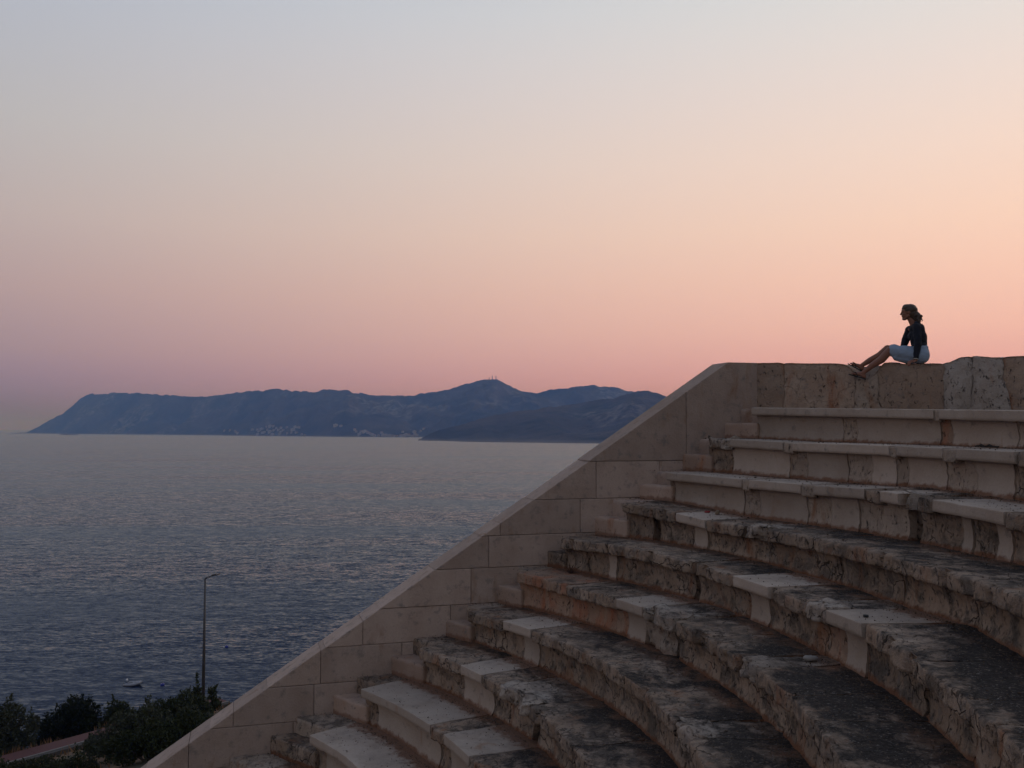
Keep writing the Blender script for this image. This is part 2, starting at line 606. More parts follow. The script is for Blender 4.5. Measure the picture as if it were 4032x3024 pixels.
RISERS = {
    0: '31.4 N 24.2 P 23.2 N 17.0 Q 16.2 N 12.0 P 7.4',
    1: '33.0 O 30.6 N 25.5 P 23.9 N 20.5 P 18.6 N 16.7 P 15.8 N 13.0 P 10.9 N 8.4 O 4.9',
    2: '33.5 O 32.9 N 26.0 P 24.5 N 20.1 P 18.0 N 15.6 P 11.6 - 10.8 O 7.5 N 6.8 O 5.1 N 4.1 O 0.2',
    3: '34.5 O 31.4 - 30.7 O 26.9 N 25.5 O 19.3 O 12.1 O 6.8 O 0.8 O -4.4',
    4: '37.4 O 34.3 O 31.9 N 31.0 O 21.9 - 21.4 O 15.4 N 13.3 O 7.0 Q 5.1 N 3.0 O -2.9 O -7.2 O -13.9',
    5: '38.4 Q 31.9 Q 23.9 N 21.6 R 17.8 - 17.2 O 11.9 O 3.2 O -3.7',
    6: '39.9 O 31.9 N 29.6 O 19.7 O 5.7 O -0.5',
    7: '40.9 O 34.0 N 29.0 O 22.0 - 21.0 O 10.1',
    8: '43.2 O 40.9 N 29.0 O 26.9 N 18.4',
    9: '44.1 O 41.8 N 31.3 N 20.0',
    10: '48.0 O 42.0 O 30.7',
    11: '51.5 O 38.0 O 26.0'}
ROWLABEL = {
    0: 'topmost stone seat row, one long smooth pale slab right below the back wall',
    1: 'second seat row from the top, eroded brown stone at its left end',
    2: 'third seat row from the top, pale slab broken off before a wide dark gap',
    3: 'fourth seat row from the top, rough grey with one short pale slab',
    4: 'fifth seat row from the top, two pale patched slabs and dry weed at its foot',
    5: 'sixth seat row from the top with the red stained stone at its left end',
    6: 'seventh seat row from the top with a short pale slab near its left end',
    7: 'eighth seat row from the top with a white eroded lump in its edge',
    8: 'ninth seat row from the top, long pale restored slab at its left end',
    9: 'tenth seat row from the top, wide pale curved slab at the bottom edge',
    10: 'eleventh seat row, rough grey stone in the bottom corner beside the wall',
    11: 'lowest seat row of rough stone below the others'}
MATS = {'P': M_PATCH, 'N': M_NEW, 'O': M_OLD, 'Q': M_RED, 'R': M_ROCK}
TH_MIN = -84.0


def parse(s, fill_to, r):
    t = s.split()
    a = [float(x) for x in t[0::2]]
    k = t[1::2]
    seg = [(a[j], a[j + 1], k[j]) for j in range(len(k))]
    cur = a[-1]
    rr = random.Random(int(r * 1000))
    while cur > fill_to:
        L = math.degrees(rr.uniform(0.9, 1.7) / r)
        nx = cur - L
        seg.append((cur, nx, 'O' if rr.random() < 0.85 else 'N'))
        cur = nx
    return seg


def arc_sweep(name, th0, th1, prof, kind, parent, row, amp, nseed, fine=True, part='slab', jw=(1, 1)):
    """sweep a closed radial profile [(r, z_rel, soil)] from th0 to th1 (degrees); erode the old ones"""
    rmean = prof[len(prof) // 3][0]
    L = math.radians(th0 - th1) * RAD(row)
    j0, j1 = th0, th1
    gap = (0.006 if kind == 'N' else 0.012)
    g = math.degrees(gap / RAD(row))
    th0, th1 = th0 - g * 0.5, th1 + g * 0.5
    step = 0.024 if fine else 0.12
    nu = max(3, int(L / step) + 1)
    th = np.linspace(th0, th1, nu)
    pr = np.array([p[0] for p in prof])
    pz = np.array([p[1] for p in prof])
    ps = np.array([p[2] for p in prof])
    nv = len(prof)
    vkey = (pr - pr.min()) * 3.0 + pz * (5.0 if part == 'slab' else 2.2)

    def ragged(a, am):
        q = np.stack([vkey, 0 * vkey + a * 7.31, 0 * vkey + row * 1.7], -1)
        return np.degrees(am * (fbm(q, 3, 12) + 0.6 * fbm(q * 4, 2, 15)) / RAD(row))
    am_ = 0.05 if part == 'slab' else 0.075
    if fine:
        e0, e1 = ragged(round(j0, 2), am_ * jw[0]), ragged(round(j1, 2), am_ * jw[1])
    else:
        e0 = e1 = np.zeros(nv)
    uu = np.linspace(0, 1, nu)[:, None]
    T = (th0 + e0)[None] * (1 - uu) + (th1 + e1)[None] * uu
    Rr = np.repeat(pr[None], nu, 0).copy()
    Zz = np.repeat(pz[None], nu, 0).copy()
    base = zrow(row, th)[:, None] if part == 'slab' else None
    if part == 'slab':
        nextb = zrow(row, th)[:, None]
        Zw = Zz + nextb
        if row == 0:
            back = (Rr - RAD(0)) / (1.2)
            ext = bw_rad(T) + 0.2 - RAD(0)
            Rr = np.where(Rr > RAD(0) + 0.06, RAD(0) + 0.06 + (Rr - RAD(0) - 0.06) / (pr.max() - RAD(0) - 0.06) * (ext - 0.06), Rr)
    else:
        top = zrow(row, th)[:, None]
        bot = zrow(row + 1, th)[:, None]
        # profile z in 0 (bottom) .. 1 (top)
        Zw = (bot - 0.06) + Zz * (top - 0.10 - bot + 0.06)
    ths = np.radians(T)
    P = np.stack([CX + Rr * np.cos(ths), CY + Rr * np.sin(ths), Zw], -1).reshape(-1, 3)
    if amp > 0:
        # direction of erosion: inwards (towards larger r) at the front, down on top
        q = P * 1.0
        big = fbm(q * 3.1 + nseed, 3, 3)
        mid = fbm(q * 9.0 + nseed, 3, 5)
        fin = fbm(q * 30.0 + nseed, 2, 9)
        d = (0.9 * big + 0.55 * mid + 0.3 * fin)
        front = (Rr.reshape(-1) < RAD(row) + (0.05 if part == 'slab' else 0.2))
        topm = (np.abs(Zz.reshape(-1)) < 0.004) if part == 'slab' else np.zeros(len(q), bool)
        rd = np.stack([np.cos(ths), np.sin(ths), 0 * ths], -1).reshape(-1, 3)
        endd = np.minimum(T - th1, th0 - T).reshape(-1) * math.pi / 180 * RAD(row)
        endk = np.exp(-(np.maximum(endd, 0) / 0.03) ** 2)
        dr = np.where(front, amp * (d + 0.25), 0) + front * endk * amp * 1.0
        P += rd * dr[:, None]
        P[:, 2] += np.where(topm, amp * 0.45 * d - endk * amp * 0.3, 0)
        if part == 'slab':
            under = (Zz.reshape(-1) < -0.10)
            P[:, 2] += np.where(under & front, amp * 0.9 * (mid + 0.3), 0)
            # chips knocked out of the nosing
            chip = np.maximum(0, fbm(np.stack([T.reshape(-1) * 0.175 * RAD(row) / 10 * 1.2, 0 * dr, 0 * dr + row * 3.7], -1) * 6 + nseed, 2, 21) - 0.28)
            fr = front & (Zz.reshape(-1) > -0.16)
            P += rd * np.where(fr, np.minimum(chip * amp * 9, 0.07), 0)[:, None]
            P[:, 2] -= np.where(fr & (Zz.reshape(-1) > -0.05), np.minimum(chip * amp * 5, 0.04), 0)
        if kind == 'R':
            lump = np.maximum(0, fbm(q * 5.0 + 40 + nseed, 3, 31) + 0.15)
            m2 = (Rr.reshape(-1) < RAD(row) + 0.3)
            P[:, 2] += np.where(m2 & (Zz.reshape(-1) > -0.06) if part == 'slab' else m2 & False, lump * 0.07, 0)
            P += rd * (np.where(front, (fbm(q * 6.5 + nseed, 4, 37)) * 0.085, 0))[:, None]
    else:
        q = P
        w = fbm(q * 2.0 + nseed, 2, 3) * 0.004
        P[:, 2] += w
    faces = grid_faces(nu, nv, True)
    soil = np.repeat(ps[None], nu, 0).reshape(-1)
    # lichens plus painted shade of the bowl: darker to the right and lower down
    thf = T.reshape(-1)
    lic_shade = np.clip(0.25 + 0.034 * (24 - thf) + 0.05 * (row - 3), 0.05, 1.15)
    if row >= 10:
        lic_shade = lic_shade + 0.5
    lic_shade = lic_shade * np.clip(0.35 + 0.65 * (Rr.reshape(-1) - RAD(row) - 0.03) / 0.28, 0.35, 1)
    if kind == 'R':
        lic_shade = lic_shade * np.clip((Rr.reshape(-1) - RAD(row) - 0.15) / 0.25, 0.1, 1)
    n = len(P)
    caps = [list(range(nv))[::-1], [(nu - 1) * nv + k for k in range(nv)]]
    fl = [tuple(f) for f in faces.tolist()] + [tuple(c) for c in caps]
    o = mesh_obj(name, P, fl, MATS[kind], parent, True, None, {'soil': soil, 'lichen_shade': lic_shade})
    o.data.polygons[-1].use_smooth = False
    o.data.polygons[-2].use_smooth = False
    return o


def slab_profile(i, kind):
    r0 = RAD(i)
    hn = 0.118 if kind == 'N' else 0.15
    ro = 0.012 if kind == 'N' else 0.03
    depth = DR + 0.24 if i > 0 else 1.2
    p = []
    for r in (0.22, 0.14, 0.09, 0.06, 0.035, 0.018):
        p.append((r0 + r, -hn, 0))
    nfr = 4 if kind == 'N' else 6
    for k in range(nfr):
        p.append((r0 + 0.002, -hn + 0.008 + (hn - ro - 0.010) * k / (nfr - 1), 0))
    for w in (35, 65):
        p.append((r0 + ro * (1 - math.cos(R_(w))) * 0.8, -ro * (1 - math.sin(R_(w))), 0))
    xs = np.concatenate([np.linspace(ro, 0.30, 11), np.linspace(0.34, DR + 0.02, 10), [DR + 0.07, depth]])
    for x in xs:
        p.append((r0 + float(x), 0.0 + 0.012 * min(1, float(x) / 0.6) * (0 if kind == 'N' else 1) * 0, float(np.clip(1 - (DR + 0.06 - x) / 0.34, 0, 1)) if i > 0 else 0.0))
    p.append((r0 + depth, -0.30, 0))
    p.append((r0 + 0.22, -0.30, 0))
    return p


def riser_profile(i, kind):
    r0 = RAD(i)
    p = []
    for t in np.linspace(0, 1, 15):
        # concave face under the overhanging slab
        r = 0.075 + 0.05 * math.sin(math.pi * min(1, t * 1.05)) * 0.8 + 0.025 * t
        p.append((r0 + r, float(t), float(np.clip(1.0 - (t - 0.12) / 0.22, 0, 1)) * 0.95))
    p.append((r0 + 0.42, 1.0, 0))
    p.append((r0 + 0.42, 0.0, 0))
    return p[::-1] if False else p


def jwt(seg, j, k):
    # restored slabs meet each other in straight joints, old stone in ragged ones
    if j < 0:
        return 0.0
    o = seg[j][2] if j < len(seg) else 'O'
    L = abs(seg[j][0] - seg[j][1]) if j < len(seg) else 9
    f = 0.5 if L < 1.5 else 1.0
    return 0.12 if (k == 'N' and o == 'N') else (0.45 if 'N' in (k, o) else 1.0) * f


row_ends = {}
for i in range(12):
    root = empty('seat_row', (0, 0, 0))
    tag(root, ROWLABEL[i], 'seat row', 'curved stone seat rows of the theatre')
    sl = parse(SLABS[i], TH_MIN, RAD(i))
    rs = parse(RISERS[i], TH_MIN, RAD(i) + 0.1)
    row_ends[i] = sl[0][0]
    for j, (a, b, k) in enumerate(sl):
        if k == '-':
            continue
        amp = {'N': 0.004, 'P': 0.012, 'O': 0.022, 'Q': 0.02, 'R': 0.034}[k]
        arc_sweep('seat_slab', a, b, slab_profile(i, k), k, root, i, amp, i * 7.7 + j * 3.1, a > -16, 'slab', (jwt(sl, j - 1, k), jwt(sl, j + 1, k)))
    for j, (a, b, k) in enumerate(rs):
        if k == '-':
            continue
        amp = {'N': 0.003, 'P': 0.010, 'O': 0.019, 'Q': 0.016, 'R': 0.034}[k]
        arc_sweep('riser_stone', a, b, riser_profile(i, k), k, root, i, amp, i * 5.3 + j * 2.9 + 50, a > -16, 'riser', (jwt(rs, j - 1, k), jwt(rs, j + 1, k)))


# ------------------------------------------------------------------ stairway between the rows and the end wall
def rock_box(name, verts8, mat, parent, amp=0.006, div=10, seed=0.0, soilz=None, rnd=0.012):
    """a hexahedron given by 8 corners (bottom ccw, top ccw), subdivided, with worn edges"""
    v = np.array(verts8, float)
    n = div
    t = np.linspace(0, 1, n + 1)
    quads = [(3, 2, 1, 0), (4, 5, 6, 7), (0, 1, 5, 4), (1, 2, 6, 5), (2, 3, 7, 6), (3, 0, 4, 7)]
    V, Fc, W = [], [], []
    off = 0
    for q in quads:
        a, b, c, d = v[list(q)]
        U, Wt = np.meshgrid(t, t, indexing='ij')
        # pull the samples next to an edge close to it, so that the wear stays narrow
        P = (a * ((1 - U) * (1 - Wt))[..., None] + b * (U * (1 - Wt))[..., None] + c * (U * Wt)[..., None] + d * ((1 - U) * Wt)[..., None])
        V.append(P.reshape(-1, 3))
        Fc.append(grid_faces(n + 1, n + 1) + off)
        off += (n + 1) ** 2
    P = np.vstack(V)
    Fc = np.vstack(Fc)
    # weld
    key = np.round(P / 1e-4).astype(np.int64)
    _, idx, inv = np.unique(key, axis=0, return_index=True, return_inverse=True)
    P = P[idx]
    Fc = inv.reshape(-1)[Fc]
    cen = v.mean(0)
    ext = (v.max(0) - v.min(0)) / 2
    rel = P - cen
    # round edges: move edge points towards the centre
    near = np.zeros(len(P))
    vn = {}
    cnt = np.zeros(len(P))
    Fn = np.cross(P[Fc[:, 1]] - P[Fc[:, 0]], P[Fc[:, 2]] - P[Fc[:, 0]])
    Fn /= np.linalg.norm(Fn, axis=1, keepdims=True) + 1e-12
    acc = np.zeros_like(P)
    for k in range(4):
        np.add.at(acc, Fc[:, k], Fn)
        np.add.at(cnt, Fc[:, k], 1)
    ln = np.linalg.norm(acc, axis=1) / np.maximum(cnt, 1)
    nrm = acc / (np.linalg.norm(acc, axis=1, keepdims=True) + 1e-12)
    edge = np.clip(1 - ln, 0, 1)
    dd = amp * (fbm(P * 5 + seed, 3, 2) + 0.6 * fbm(P * 17 + seed, 2, 4))
    P2 = P + nrm * (dd - rnd * edge * 2.2 * (1 + 0.8 * fbm(P * 8 + seed, 2, 6)))[:, None]
    zmin = v[:, 2].min() if soilz is None else soilz
    soil = np.clip(1 - (P2[:, 2] - zmin - 0.02) / 0.09, 0, 1)
    return mesh_obj(name, P2, Fc, mat, parent, True, None, {'soil': soil, 'lichen_shade': np.full(len(P2), 0.3)})


stair = empty('stairway', (WCX, WY + WM * WCX, 0))
tag(stair, 'narrow stone stairway of half steps squeezed between the end wall and the seat rows', 'stairs')


def pol(r, th):
    return np.array([CX + r * math.cos(R_(th)), CY + r * math.sin(R_(th))])


inv_st = Vector(stair.location)


def wedge(r0, r1, th_right, z0, z1, mat, seed, amp):
    """stone filling from radius r0 to r1, angle th_right up to the end wall"""
    p = []
    for r in (r0, r1):
        p.append((pol(r, th_right), pol(r, wall_theta(r) + 0.35)))
    base = [p[0][0], p[1][0], p[1][1], p[0][1]]
    vs = [(q[0] - inv_st.x, q[1] - inv_st.y, z0 - inv_st.z) for q in base] + [(q[0] - inv_st.x, q[1] - inv_st.y, z1 - inv_st.z) for q in base]
    return rock_box('step', vs, mat, stair, amp, 12, seed, z0 - inv_st.z + 0.06, 0.02)


for i in range(11):
    e = row_ends[i]
    zt = float(zrow(i, e)) - 0.012
    zb = float(zrow(i + 1, min(row_ends[min(i + 1, 10)], e + 4)))
    old = i in (4, 7, 8)
    wedge(RAD(i) + 0.06, RAD(i) + 0.36, e - 0.25, zb - 0.08, zb + (zt - zb) * 0.52, M_OLD if i in (4, 9) else M_STEP, i * 3.3, 0.011)
    wedge(RAD(i) + 0.33, RAD(i) + DR + 0.2, e - 0.1, zb - 0.08, zt, M_OLD if old else (M_PATCH if i > 3 else M_WALL), i * 4.7 + 1, 0.014)

# ------------------------------------------------------------------ end wall of ashlar blocks
endwall = empty('end_wall', (0, WY, 0))
tag(endwall, 'smooth sloping ashlar end wall with a pale top running down to the bottom left', 'wall')


def clip(poly, a, b, c):
    """keep a*x+b*z<=c"""
    out = []
    for k in range(len(poly)):
        p, q = poly[k], poly[(k + 1) % len(poly)]
        dp, dq = a * p[0] + b * p[1] - c, a * q[0] + b * q[1] - c
        if dp <= 0:
            out.append(p)
        if dp * dq < 0:
            t = dp / (dp - dq)
            out.append((p[0] + (q[0] - p[0]) * t, p[1] + (q[1] - p[1]) * t))
    return out


def inset(poly, d):
    n = len(poly)
    out = []
    for k in range(n):
        p0, p1, p2 = (np.array(poly[(k + j - 1) % n], float) for j in range(3))
        e1, e2 = p1 - p0, p2 - p1
        n1 = np.array([-e1[1], e1[0]]) / (np.linalg.norm(e1) + 1e-9)
        n2 = np.array([-e2[1], e2[0]]) / (np.linalg.norm(e2) + 1e-9)
        m = n1 + n2
        m = m / (np.dot(m, m) + 1e-9) * 2
        if np.linalg.norm(m) > 2.5:
            m = m / np.linalg.norm(m) * 2.5
        out.append(tuple(p1 + m * d))
    return out


def wall_block(poly, off, thick, mat, parent, joint=0.0016, cham=0.005):
    """polygon (ccw in wall coordinates s,z) -> block with chamfered front"""
    dense = []
    for k in range(len(poly)):
        p, q = np.array(poly[k], float), np.array(poly[(k + 1) % len(poly)], float)
        m = max(1, int(np.linalg.norm(q - p) / 0.07))
        dense += [tuple(p + (q - p) * t / m) for t in range(m)]
    poly = dense
    n = len(poly)
    pa = np.array(poly)
    j3 = fbm(np.stack([pa[:, 0] * 9, pa[:, 1] * 9, 0 * pa[:, 0] + off * 900], -1), 3, 8)
    chip = np.clip(j3 - 0.32, 0, 1) * 0.12
    a0, a1 = np.array(inset(poly, joint)), np.array(inset(poly, joint + 0.01))
    b0, b1 = np.array(inset(poly, joint + cham)), np.array(inset(poly, joint + cham + 0.01))
    da, db = (a1 - a0) / 0.01, (b1 - b0) / 0.01
    a = [tuple(v) for v in a0 + da * np.clip(0.0016 * (1 + j3), 0, 1)[:, None]]
    b = [tuple(v) for v in b0 + db * (0.003 * (1 + j3) + chip)[:, None]]

    def W(p, d):
        x = p[0] * WD[0] + WN[0] * d
        y = p[0] * WD[1] + WN[1] * d
        return (x, y, p[1])
    vs = [W(p, -thick) for p in a] + [W(p, off - cham) for p in a] + [W(p, off) for p in b]
    fs = [tuple(range(n))[::-1]]
    for k in range(n):
        k2 = (k + 1) % n
        fs.append((k, k2, n + k2, n + k))
        fs.append((n + k, n + k2, 2 * n + k2, 2 * n + k))
    fs.append(tuple(2 * n + k for k in range(n)))
    o = mesh_obj('wall_block', vs, fs, mat, parent, False, None, {'soil': np.zeros(len(vs)), 'lichen_shade': np.zeros(len(vs))})
    return o


s_corner = WCX * WL
s_end = 3.90 * WL
levels = [1.052, -0.48, -1.03, -1.53, -1.98, -2.48, -2.96, -3.44, -3.91, -4.42, -4.93, -5.43, -5.95, -6.45]
rw = random.Random(5)
for k in range(len(levels) - 1):
    zt, zb = levels[k], levels[k + 1]
    s_l = s_corner - (WCZ - zb) / (WSL / WL * WL) if False else s_corner - (WCZ - zb) / WSL
    joints = [s_end]
    if k == 0:
        joints += [s_end - 1.27, s_end - 1.27 - 1.6, -50]
    else:
        w0 = rw.uniform(0.5, 1.0)
        cur = s_end - w0
        while cur > s_l - 1:
            joints.append(cur)
            cur -= rw.uniform(0.75, 1.35)
        joints.append(-50)
    for j in range(len(joints) - 1):
        s1, s0 = joints[j], joints[j + 1]
        if s0 == -50:
            s0 = s_l - 3
        poly = [(s0, zb), (s1, zb), (s1, zt), (s0, zt)]
        # under the slope: z <= WCZ - WSL*(s_corner - s)
        jog = rw.uniform(-0.006, 0.006)
        poly = clip(poly, -WSL, 1.0, WCZ - WSL * s_corner + jog)
        if len(poly) < 3:
            continue
        ar = 0.5 * abs(sum(poly[m][0] * poly[(m + 1) % len(poly)][1] - poly[(m + 1) % len(poly)][0] * poly[m][1] for m in range(len(poly))))
        if ar < 0.01:
            continue
        wall_block(poly, rw.uniform(-0.004, 0.006), 0.5, M_WALL, endwall)

# ------------------------------------------------------------------ back wall
backwall = empty('back_wall', (5.95, 13.2, 0))
tag(backwall, 'low curved wall of large brown stone blocks behind the top seat row', 'wall')
bo = np.array([5.95, 13.2, 0.0])
PERSON_L = float(BWL[np.argmin(np.hypot(BWC[:, 0] - 5.95, BWC[:, 1] - 13.2))])
SEAT_Z = 0.953


def back_block(L0, L1, tops, mat, seed, amp=0.012, thick=0.6, topamp=0.01, fine=0.03, bulge=0.0, z0=0.0, rear=None):
    """tops: [(L, z)] height profile of the top edge"""
    nu = max(4, int((L1 - L0) / fine))
    L = np.linspace(L0 + 0.003, L1 - 0.003, nu)
    p, t, n = bw_at(L)
    zt = np.interp(L, [a for a, b in tops], [b for a, b in tops])
    prof = [(0.0, w) for w in np.linspace(0, 1, 26)] + [(-x, 1.0) for x in (0.012, 0.03, 0.06, 0.1, 0.16, 0.22, 0.265, 0.285, 0.31, 0.345, 0.4, 0.5)] + [(-thick, 1.0), (-thick, 0.0)]
    nv = len(prof)
    d = np.array([a for a, b in prof])
    w = np.array([b for a, b in prof])
    def rag(a):
        q = np.stack([w * 2.3 - d * 2.0, 0 * w + a * 5.7, 0 * w], -1)
        return 0.10 * fbm(q, 3, 44) + 0.03 * fbm(q * 5, 2, 45)
    uu = np.linspace(0, 1, nu)[:, None]
    e0 = rag(round(L0, 2)) if L0 > 0.1 else 0 * w
    LG = L[:, None] + e0[None] * (1 - uu) + rag(round(L1, 2))[None] * uu
    pg, tg, ng = bw_at(LG.reshape(-1))
    P = np.zeros((nu, nv, 3))
    P[..., :2] = pg.reshape(nu, nv, 2) + ng.reshape(nu, nv, 2) * d[None, :, None]
    P[..., 2] = z0 + w[None] * (zt[:, None] - z0)
    if rear is not None:
        zr = np.interp(L, [a for a, b in rear], [b for a, b in rear])
        kk = np.clip((-d - 0.27) / 0.07, 0, 1)
        P[..., 2] += (w[None] > 0.999) * kk[None] * (zr - zt)[:, None]
    q = P.reshape(-1, 3).copy()
    nz = fbm(q * 3 + seed, 4, 3) + 0.5 * fbm(q * 12 + seed, 3, 7)
    D = np.repeat(d[None], nu, 0).reshape(-1)
    Wt = np.repeat(w[None], nu, 0).reshape(-1)
    LL = np.repeat(L[:, None], nv, 1).reshape(-1)
    endk = np.exp(-(np.minimum(LL - L0, L1 - LL) / 0.035) ** 2)
    NN = np.repeat(n[:, None], nv, 1).reshape(-1, 2)
    fr = D > -0.011
    topk = np.exp(-((1 - Wt) * (1.0) / 0.05) ** 2)
    P = q
    bl = bulge * np.sin(np.clip((LL - L0) / (L1 - L0), 0, 1) * math.pi) * np.sin(np.clip(Wt, 0, 1) * math.pi * 0.8 + 0.3)
    mv = np.where(fr, amp * 1.5 * nz - endk * 0.014 - topk * 0.018 + bl, 0)
    P[:, :2] += NN * mv[:, None]
    P[:, 2] += np.where(Wt > 0.999, topamp * nz, 0) - endk * (Wt > 0.999) * 0.012
    fl = grid_faces(nu, nv, True).tolist() + [list(range(nv))[::-1], [(nu - 1) * nv + k for k in range(nv)]]
    o = mesh_obj('wall_block', P - bo, fl, mat, backwall, True, None, {'soil': np.zeros(len(P)), 'lichen_shade': np.zeros(len(P))})
    o.data.polygons[-1].use_smooth = False
    o.data.polygons[-2].use_smooth = False
    return o


pl = PERSON_L
back_block(-0.02, 0.42, [(0, 1.052), (0.42, 1.04)], M_BACK, 1.0, 0.008)
back_block(0.42, 1.46, [(0.42, 1.035), (0.9, 1.01), (1.2, 1.0), (1.3, 0.985), (1.38, 0.95), (1.46, 0.86)], M_BACK, 2.0, 0.014, rear=[(0.42, 1.035), (0.9, 1.01), (1.2, 1.0), (1.36, 0.99), (1.46, 0.975)])
back_block(1.46, 1.83, [(1.46, 0.82), (1.54, 0.755), (1.64, 0.735), (1.74, 0.79), (1.83, 0.89)], M_PATCH, 3.0, 0.02, topamp=0.015, rear=[(1.46, 0.95), (1.6, 0.965), (1.83, 0.97)])
back_block(1.83, 2.64, [(1.83, 0.93), (1.90, 0.985), (2.0, 0.99), (2.12, 0.962), (2.3, 0.950), (2.64, 0.945)], M_BACK, 4.0, 0.014)
back_block(2.64, 3.06, [(2.64, 0.945), (2.74, 0.955), (2.84, 1.0), (2.90, 1.025), (3.06, 1.03)], M_WHITE, 5.0, 0.03, topamp=0.014, bulge=0.06)
back_block(3.06, 3.48, [(3.06, 1.03), (3.2, 1.02), (3.4, 1.0), (3.48, 0.99)], M_WHITE, 6.0, 0.03, topamp=0.014, bulge=0.05)
cur = 3.48
k = 1
while cur < BWL[-1] - 1.2:
    nx = cur + rw.uniform(0.8, 1.4)
    back_block(cur, nx, [(cur, 0.98 + rw.uniform(-.03, .03)), (nx, 0.97 + rw.uniform(-.03, .03))], M_BACK if k % 3 else M_WHITE, 7.0 + k, 0.014, fine=0.05)
    cur = nx
    k += 1

# ------------------------------------------------------------------ ground: the hillside down to the shore
PT = np.array([0.605, 0.796])       # direction of the coast path
PN = np.array([-0.796, 0.605])      # towards the sea
PS = 50.7                           # distance of its near edge along PN
PZ = -17.5


def ground_z(x, y):
    s = x * PN[0] + y * PN[1]
    z = np.interp(s, [-200, -60, -12, 8, 46, PS - 0.35, PS + 1.75, PS + 3.5, 78, 84, 300], [40, 20, 2.2, -6.2, -16.4, -17.75, -17.75, -18.3, -30.8, -36, -60])
    t = x * PT[0] + y * PT[1]
    z = z - np.clip((t - 36.3) * 0.55, 0, 9) * np.clip((s - 40) / 8.0, 0, 1)
    r = np.hypot(x - CX, y - CY)
    cone = 0.25 - (RAD(0) - r) / DR * HR - 1.0
    cone = np.maximum(cone, (0.237 - 0.42 * 12) * S - 0.05)
    below = np.minimum(z, cone)
    z = np.where(r < 15.6, below, z)
    z = z + 0.12 * np.sin(x * 0.7 + 1) * np.sin(y * 0.6) * (np.abs(s - PS - 0.7) > 3) * (r > 17)
    return z


gx = np.concatenate([np.linspace(-260, -60, 40, endpoint=False), np.linspace(-60, 30, 150, endpoint=False), np.linspace(30, 260, 30)])
gy = np.concatenate([np.linspace(-200, -10, 30, endpoint=False), np.linspace(-10, 100, 180, endpoint=False), np.linspace(100, 330, 40)])
GX, GY = np.meshgrid(gx, gy, indexing='ij')
GZ = ground_z(GX, GY)
m_ground, nt, b = new_mat('dry_hillside')
g = N(nt, 'ShaderNodeNewGeometry')
n1 = noise(nt, g.outputs['Position'], 0.35, 6, 0.6)
n2 = noise(nt, g.outputs['Position'], 4.0, 5, 0.6)
c = mixc(nt, maprange(nt, n1, 0.4, 0.6, 0, 1), (0.075, 0.062, 0.035, 1), (0.16, 0.085, 0.045, 1))
c = mixc(nt, maprange(nt, n2, 0.5, 0.65, 0, 0.8), c, (0.05, 0.055, 0.025, 1))
nt.links.new(c, b.inputs['Base Color'])
b.inputs['Roughness'].default_value = 0.95
bn = N(nt, 'ShaderNodeBump')
bn.inputs['Strength'].default_value = 0.8
bn.inputs['Distance'].default_value = 0.2
nt.links.new(n2, bn.inputs['Height'])
nt.links.new(bn.outputs[0], b.inputs['Normal'])
tag(mesh_obj('ground', np.stack([GX, GY, GZ], -1).reshape(-1, 3), grid_faces(len(gx), len(gy)), m_ground), kind='structure')

# orchestra floor
fl = [(CX, CY, (0.237 - 0.42 * 12) * S + 0.02)]
nfl = 64
for k in range(nfl):
    w = 2 * math.pi * k / nfl
    fl.append((CX + 5.6 * math.cos(w), CY + 5.6 * math.sin(w), fl[0][2]))
m_floor = simple('orchestra_gravel', (0.24, 0.19, 0.14), 0.95, 0, 0.6, 8)
tag(mesh_obj('orchestra_floor', fl, [(0, 1 + k, 1 + (k + 1) % nfl) for k in range(nfl)], m_floor, None, False), kind='structure')

# coast path: red paving with a concrete kerb, a low retaining wall on the near side
def along(t, s, z):
    return (PT[0] * t + PN[0] * s, PT[1] * t + PN[1] * s, z)


m_red = simple('red_paving', (0.095, 0.034, 0.031), 0.85, 0, 0.3, 6, 0.2)
m_conc = simple('kerb_concrete', (0.19, 0.18, 0.17), 0.85, 0, 0.3, 8, 0.15)
m_conc2 = simple('retaining_concrete', (0.07, 0.065, 0.06), 0.9, 0, 0.4, 3, 0.25)


def strip(name, s0, s1, z0, z1, mat, t0=-60, t1=36.6):
    mb = MB()
    nst = 24
    for k in range(nst):
        ta, tb = t0 + (t1 - t0) * k / nst, t0 + (t1 - t0) * (k + 1) / nst - 0.012
        vs = [along(ta, s0, z0), along(tb, s0, z0), along(tb, s1, z0), along(ta, s1, z0), along(ta, s0, z1), along(tb, s0, z1), along(tb, s1, z1), along(ta, s1, z1)]
        mb.add(vs, [(0, 1, 2, 3), (7, 6, 5, 4), (4, 5, 1, 0), (5, 6, 2, 1), (6, 7, 3, 2), (7, 4, 0, 3)])
    return mb.build(name, mat)


tag(strip('path', PS + 0.08, PS + 1.35, PZ - 0.3, PZ, m_red), kind='structure')
ke = strip('kerb', PS - 0.04, PS + 0.075, PZ - 0.35, PZ + 0.03, m_conc)
tag(ke, kind='structure')
rw_ = strip('retaining_wall', PS - 0.30, PS - 0.045, PZ - 1.4, PZ - 0.02, m_conc2)
tag(rw_, 'low grey concrete wall along the near side of the red coast path', 'wall')

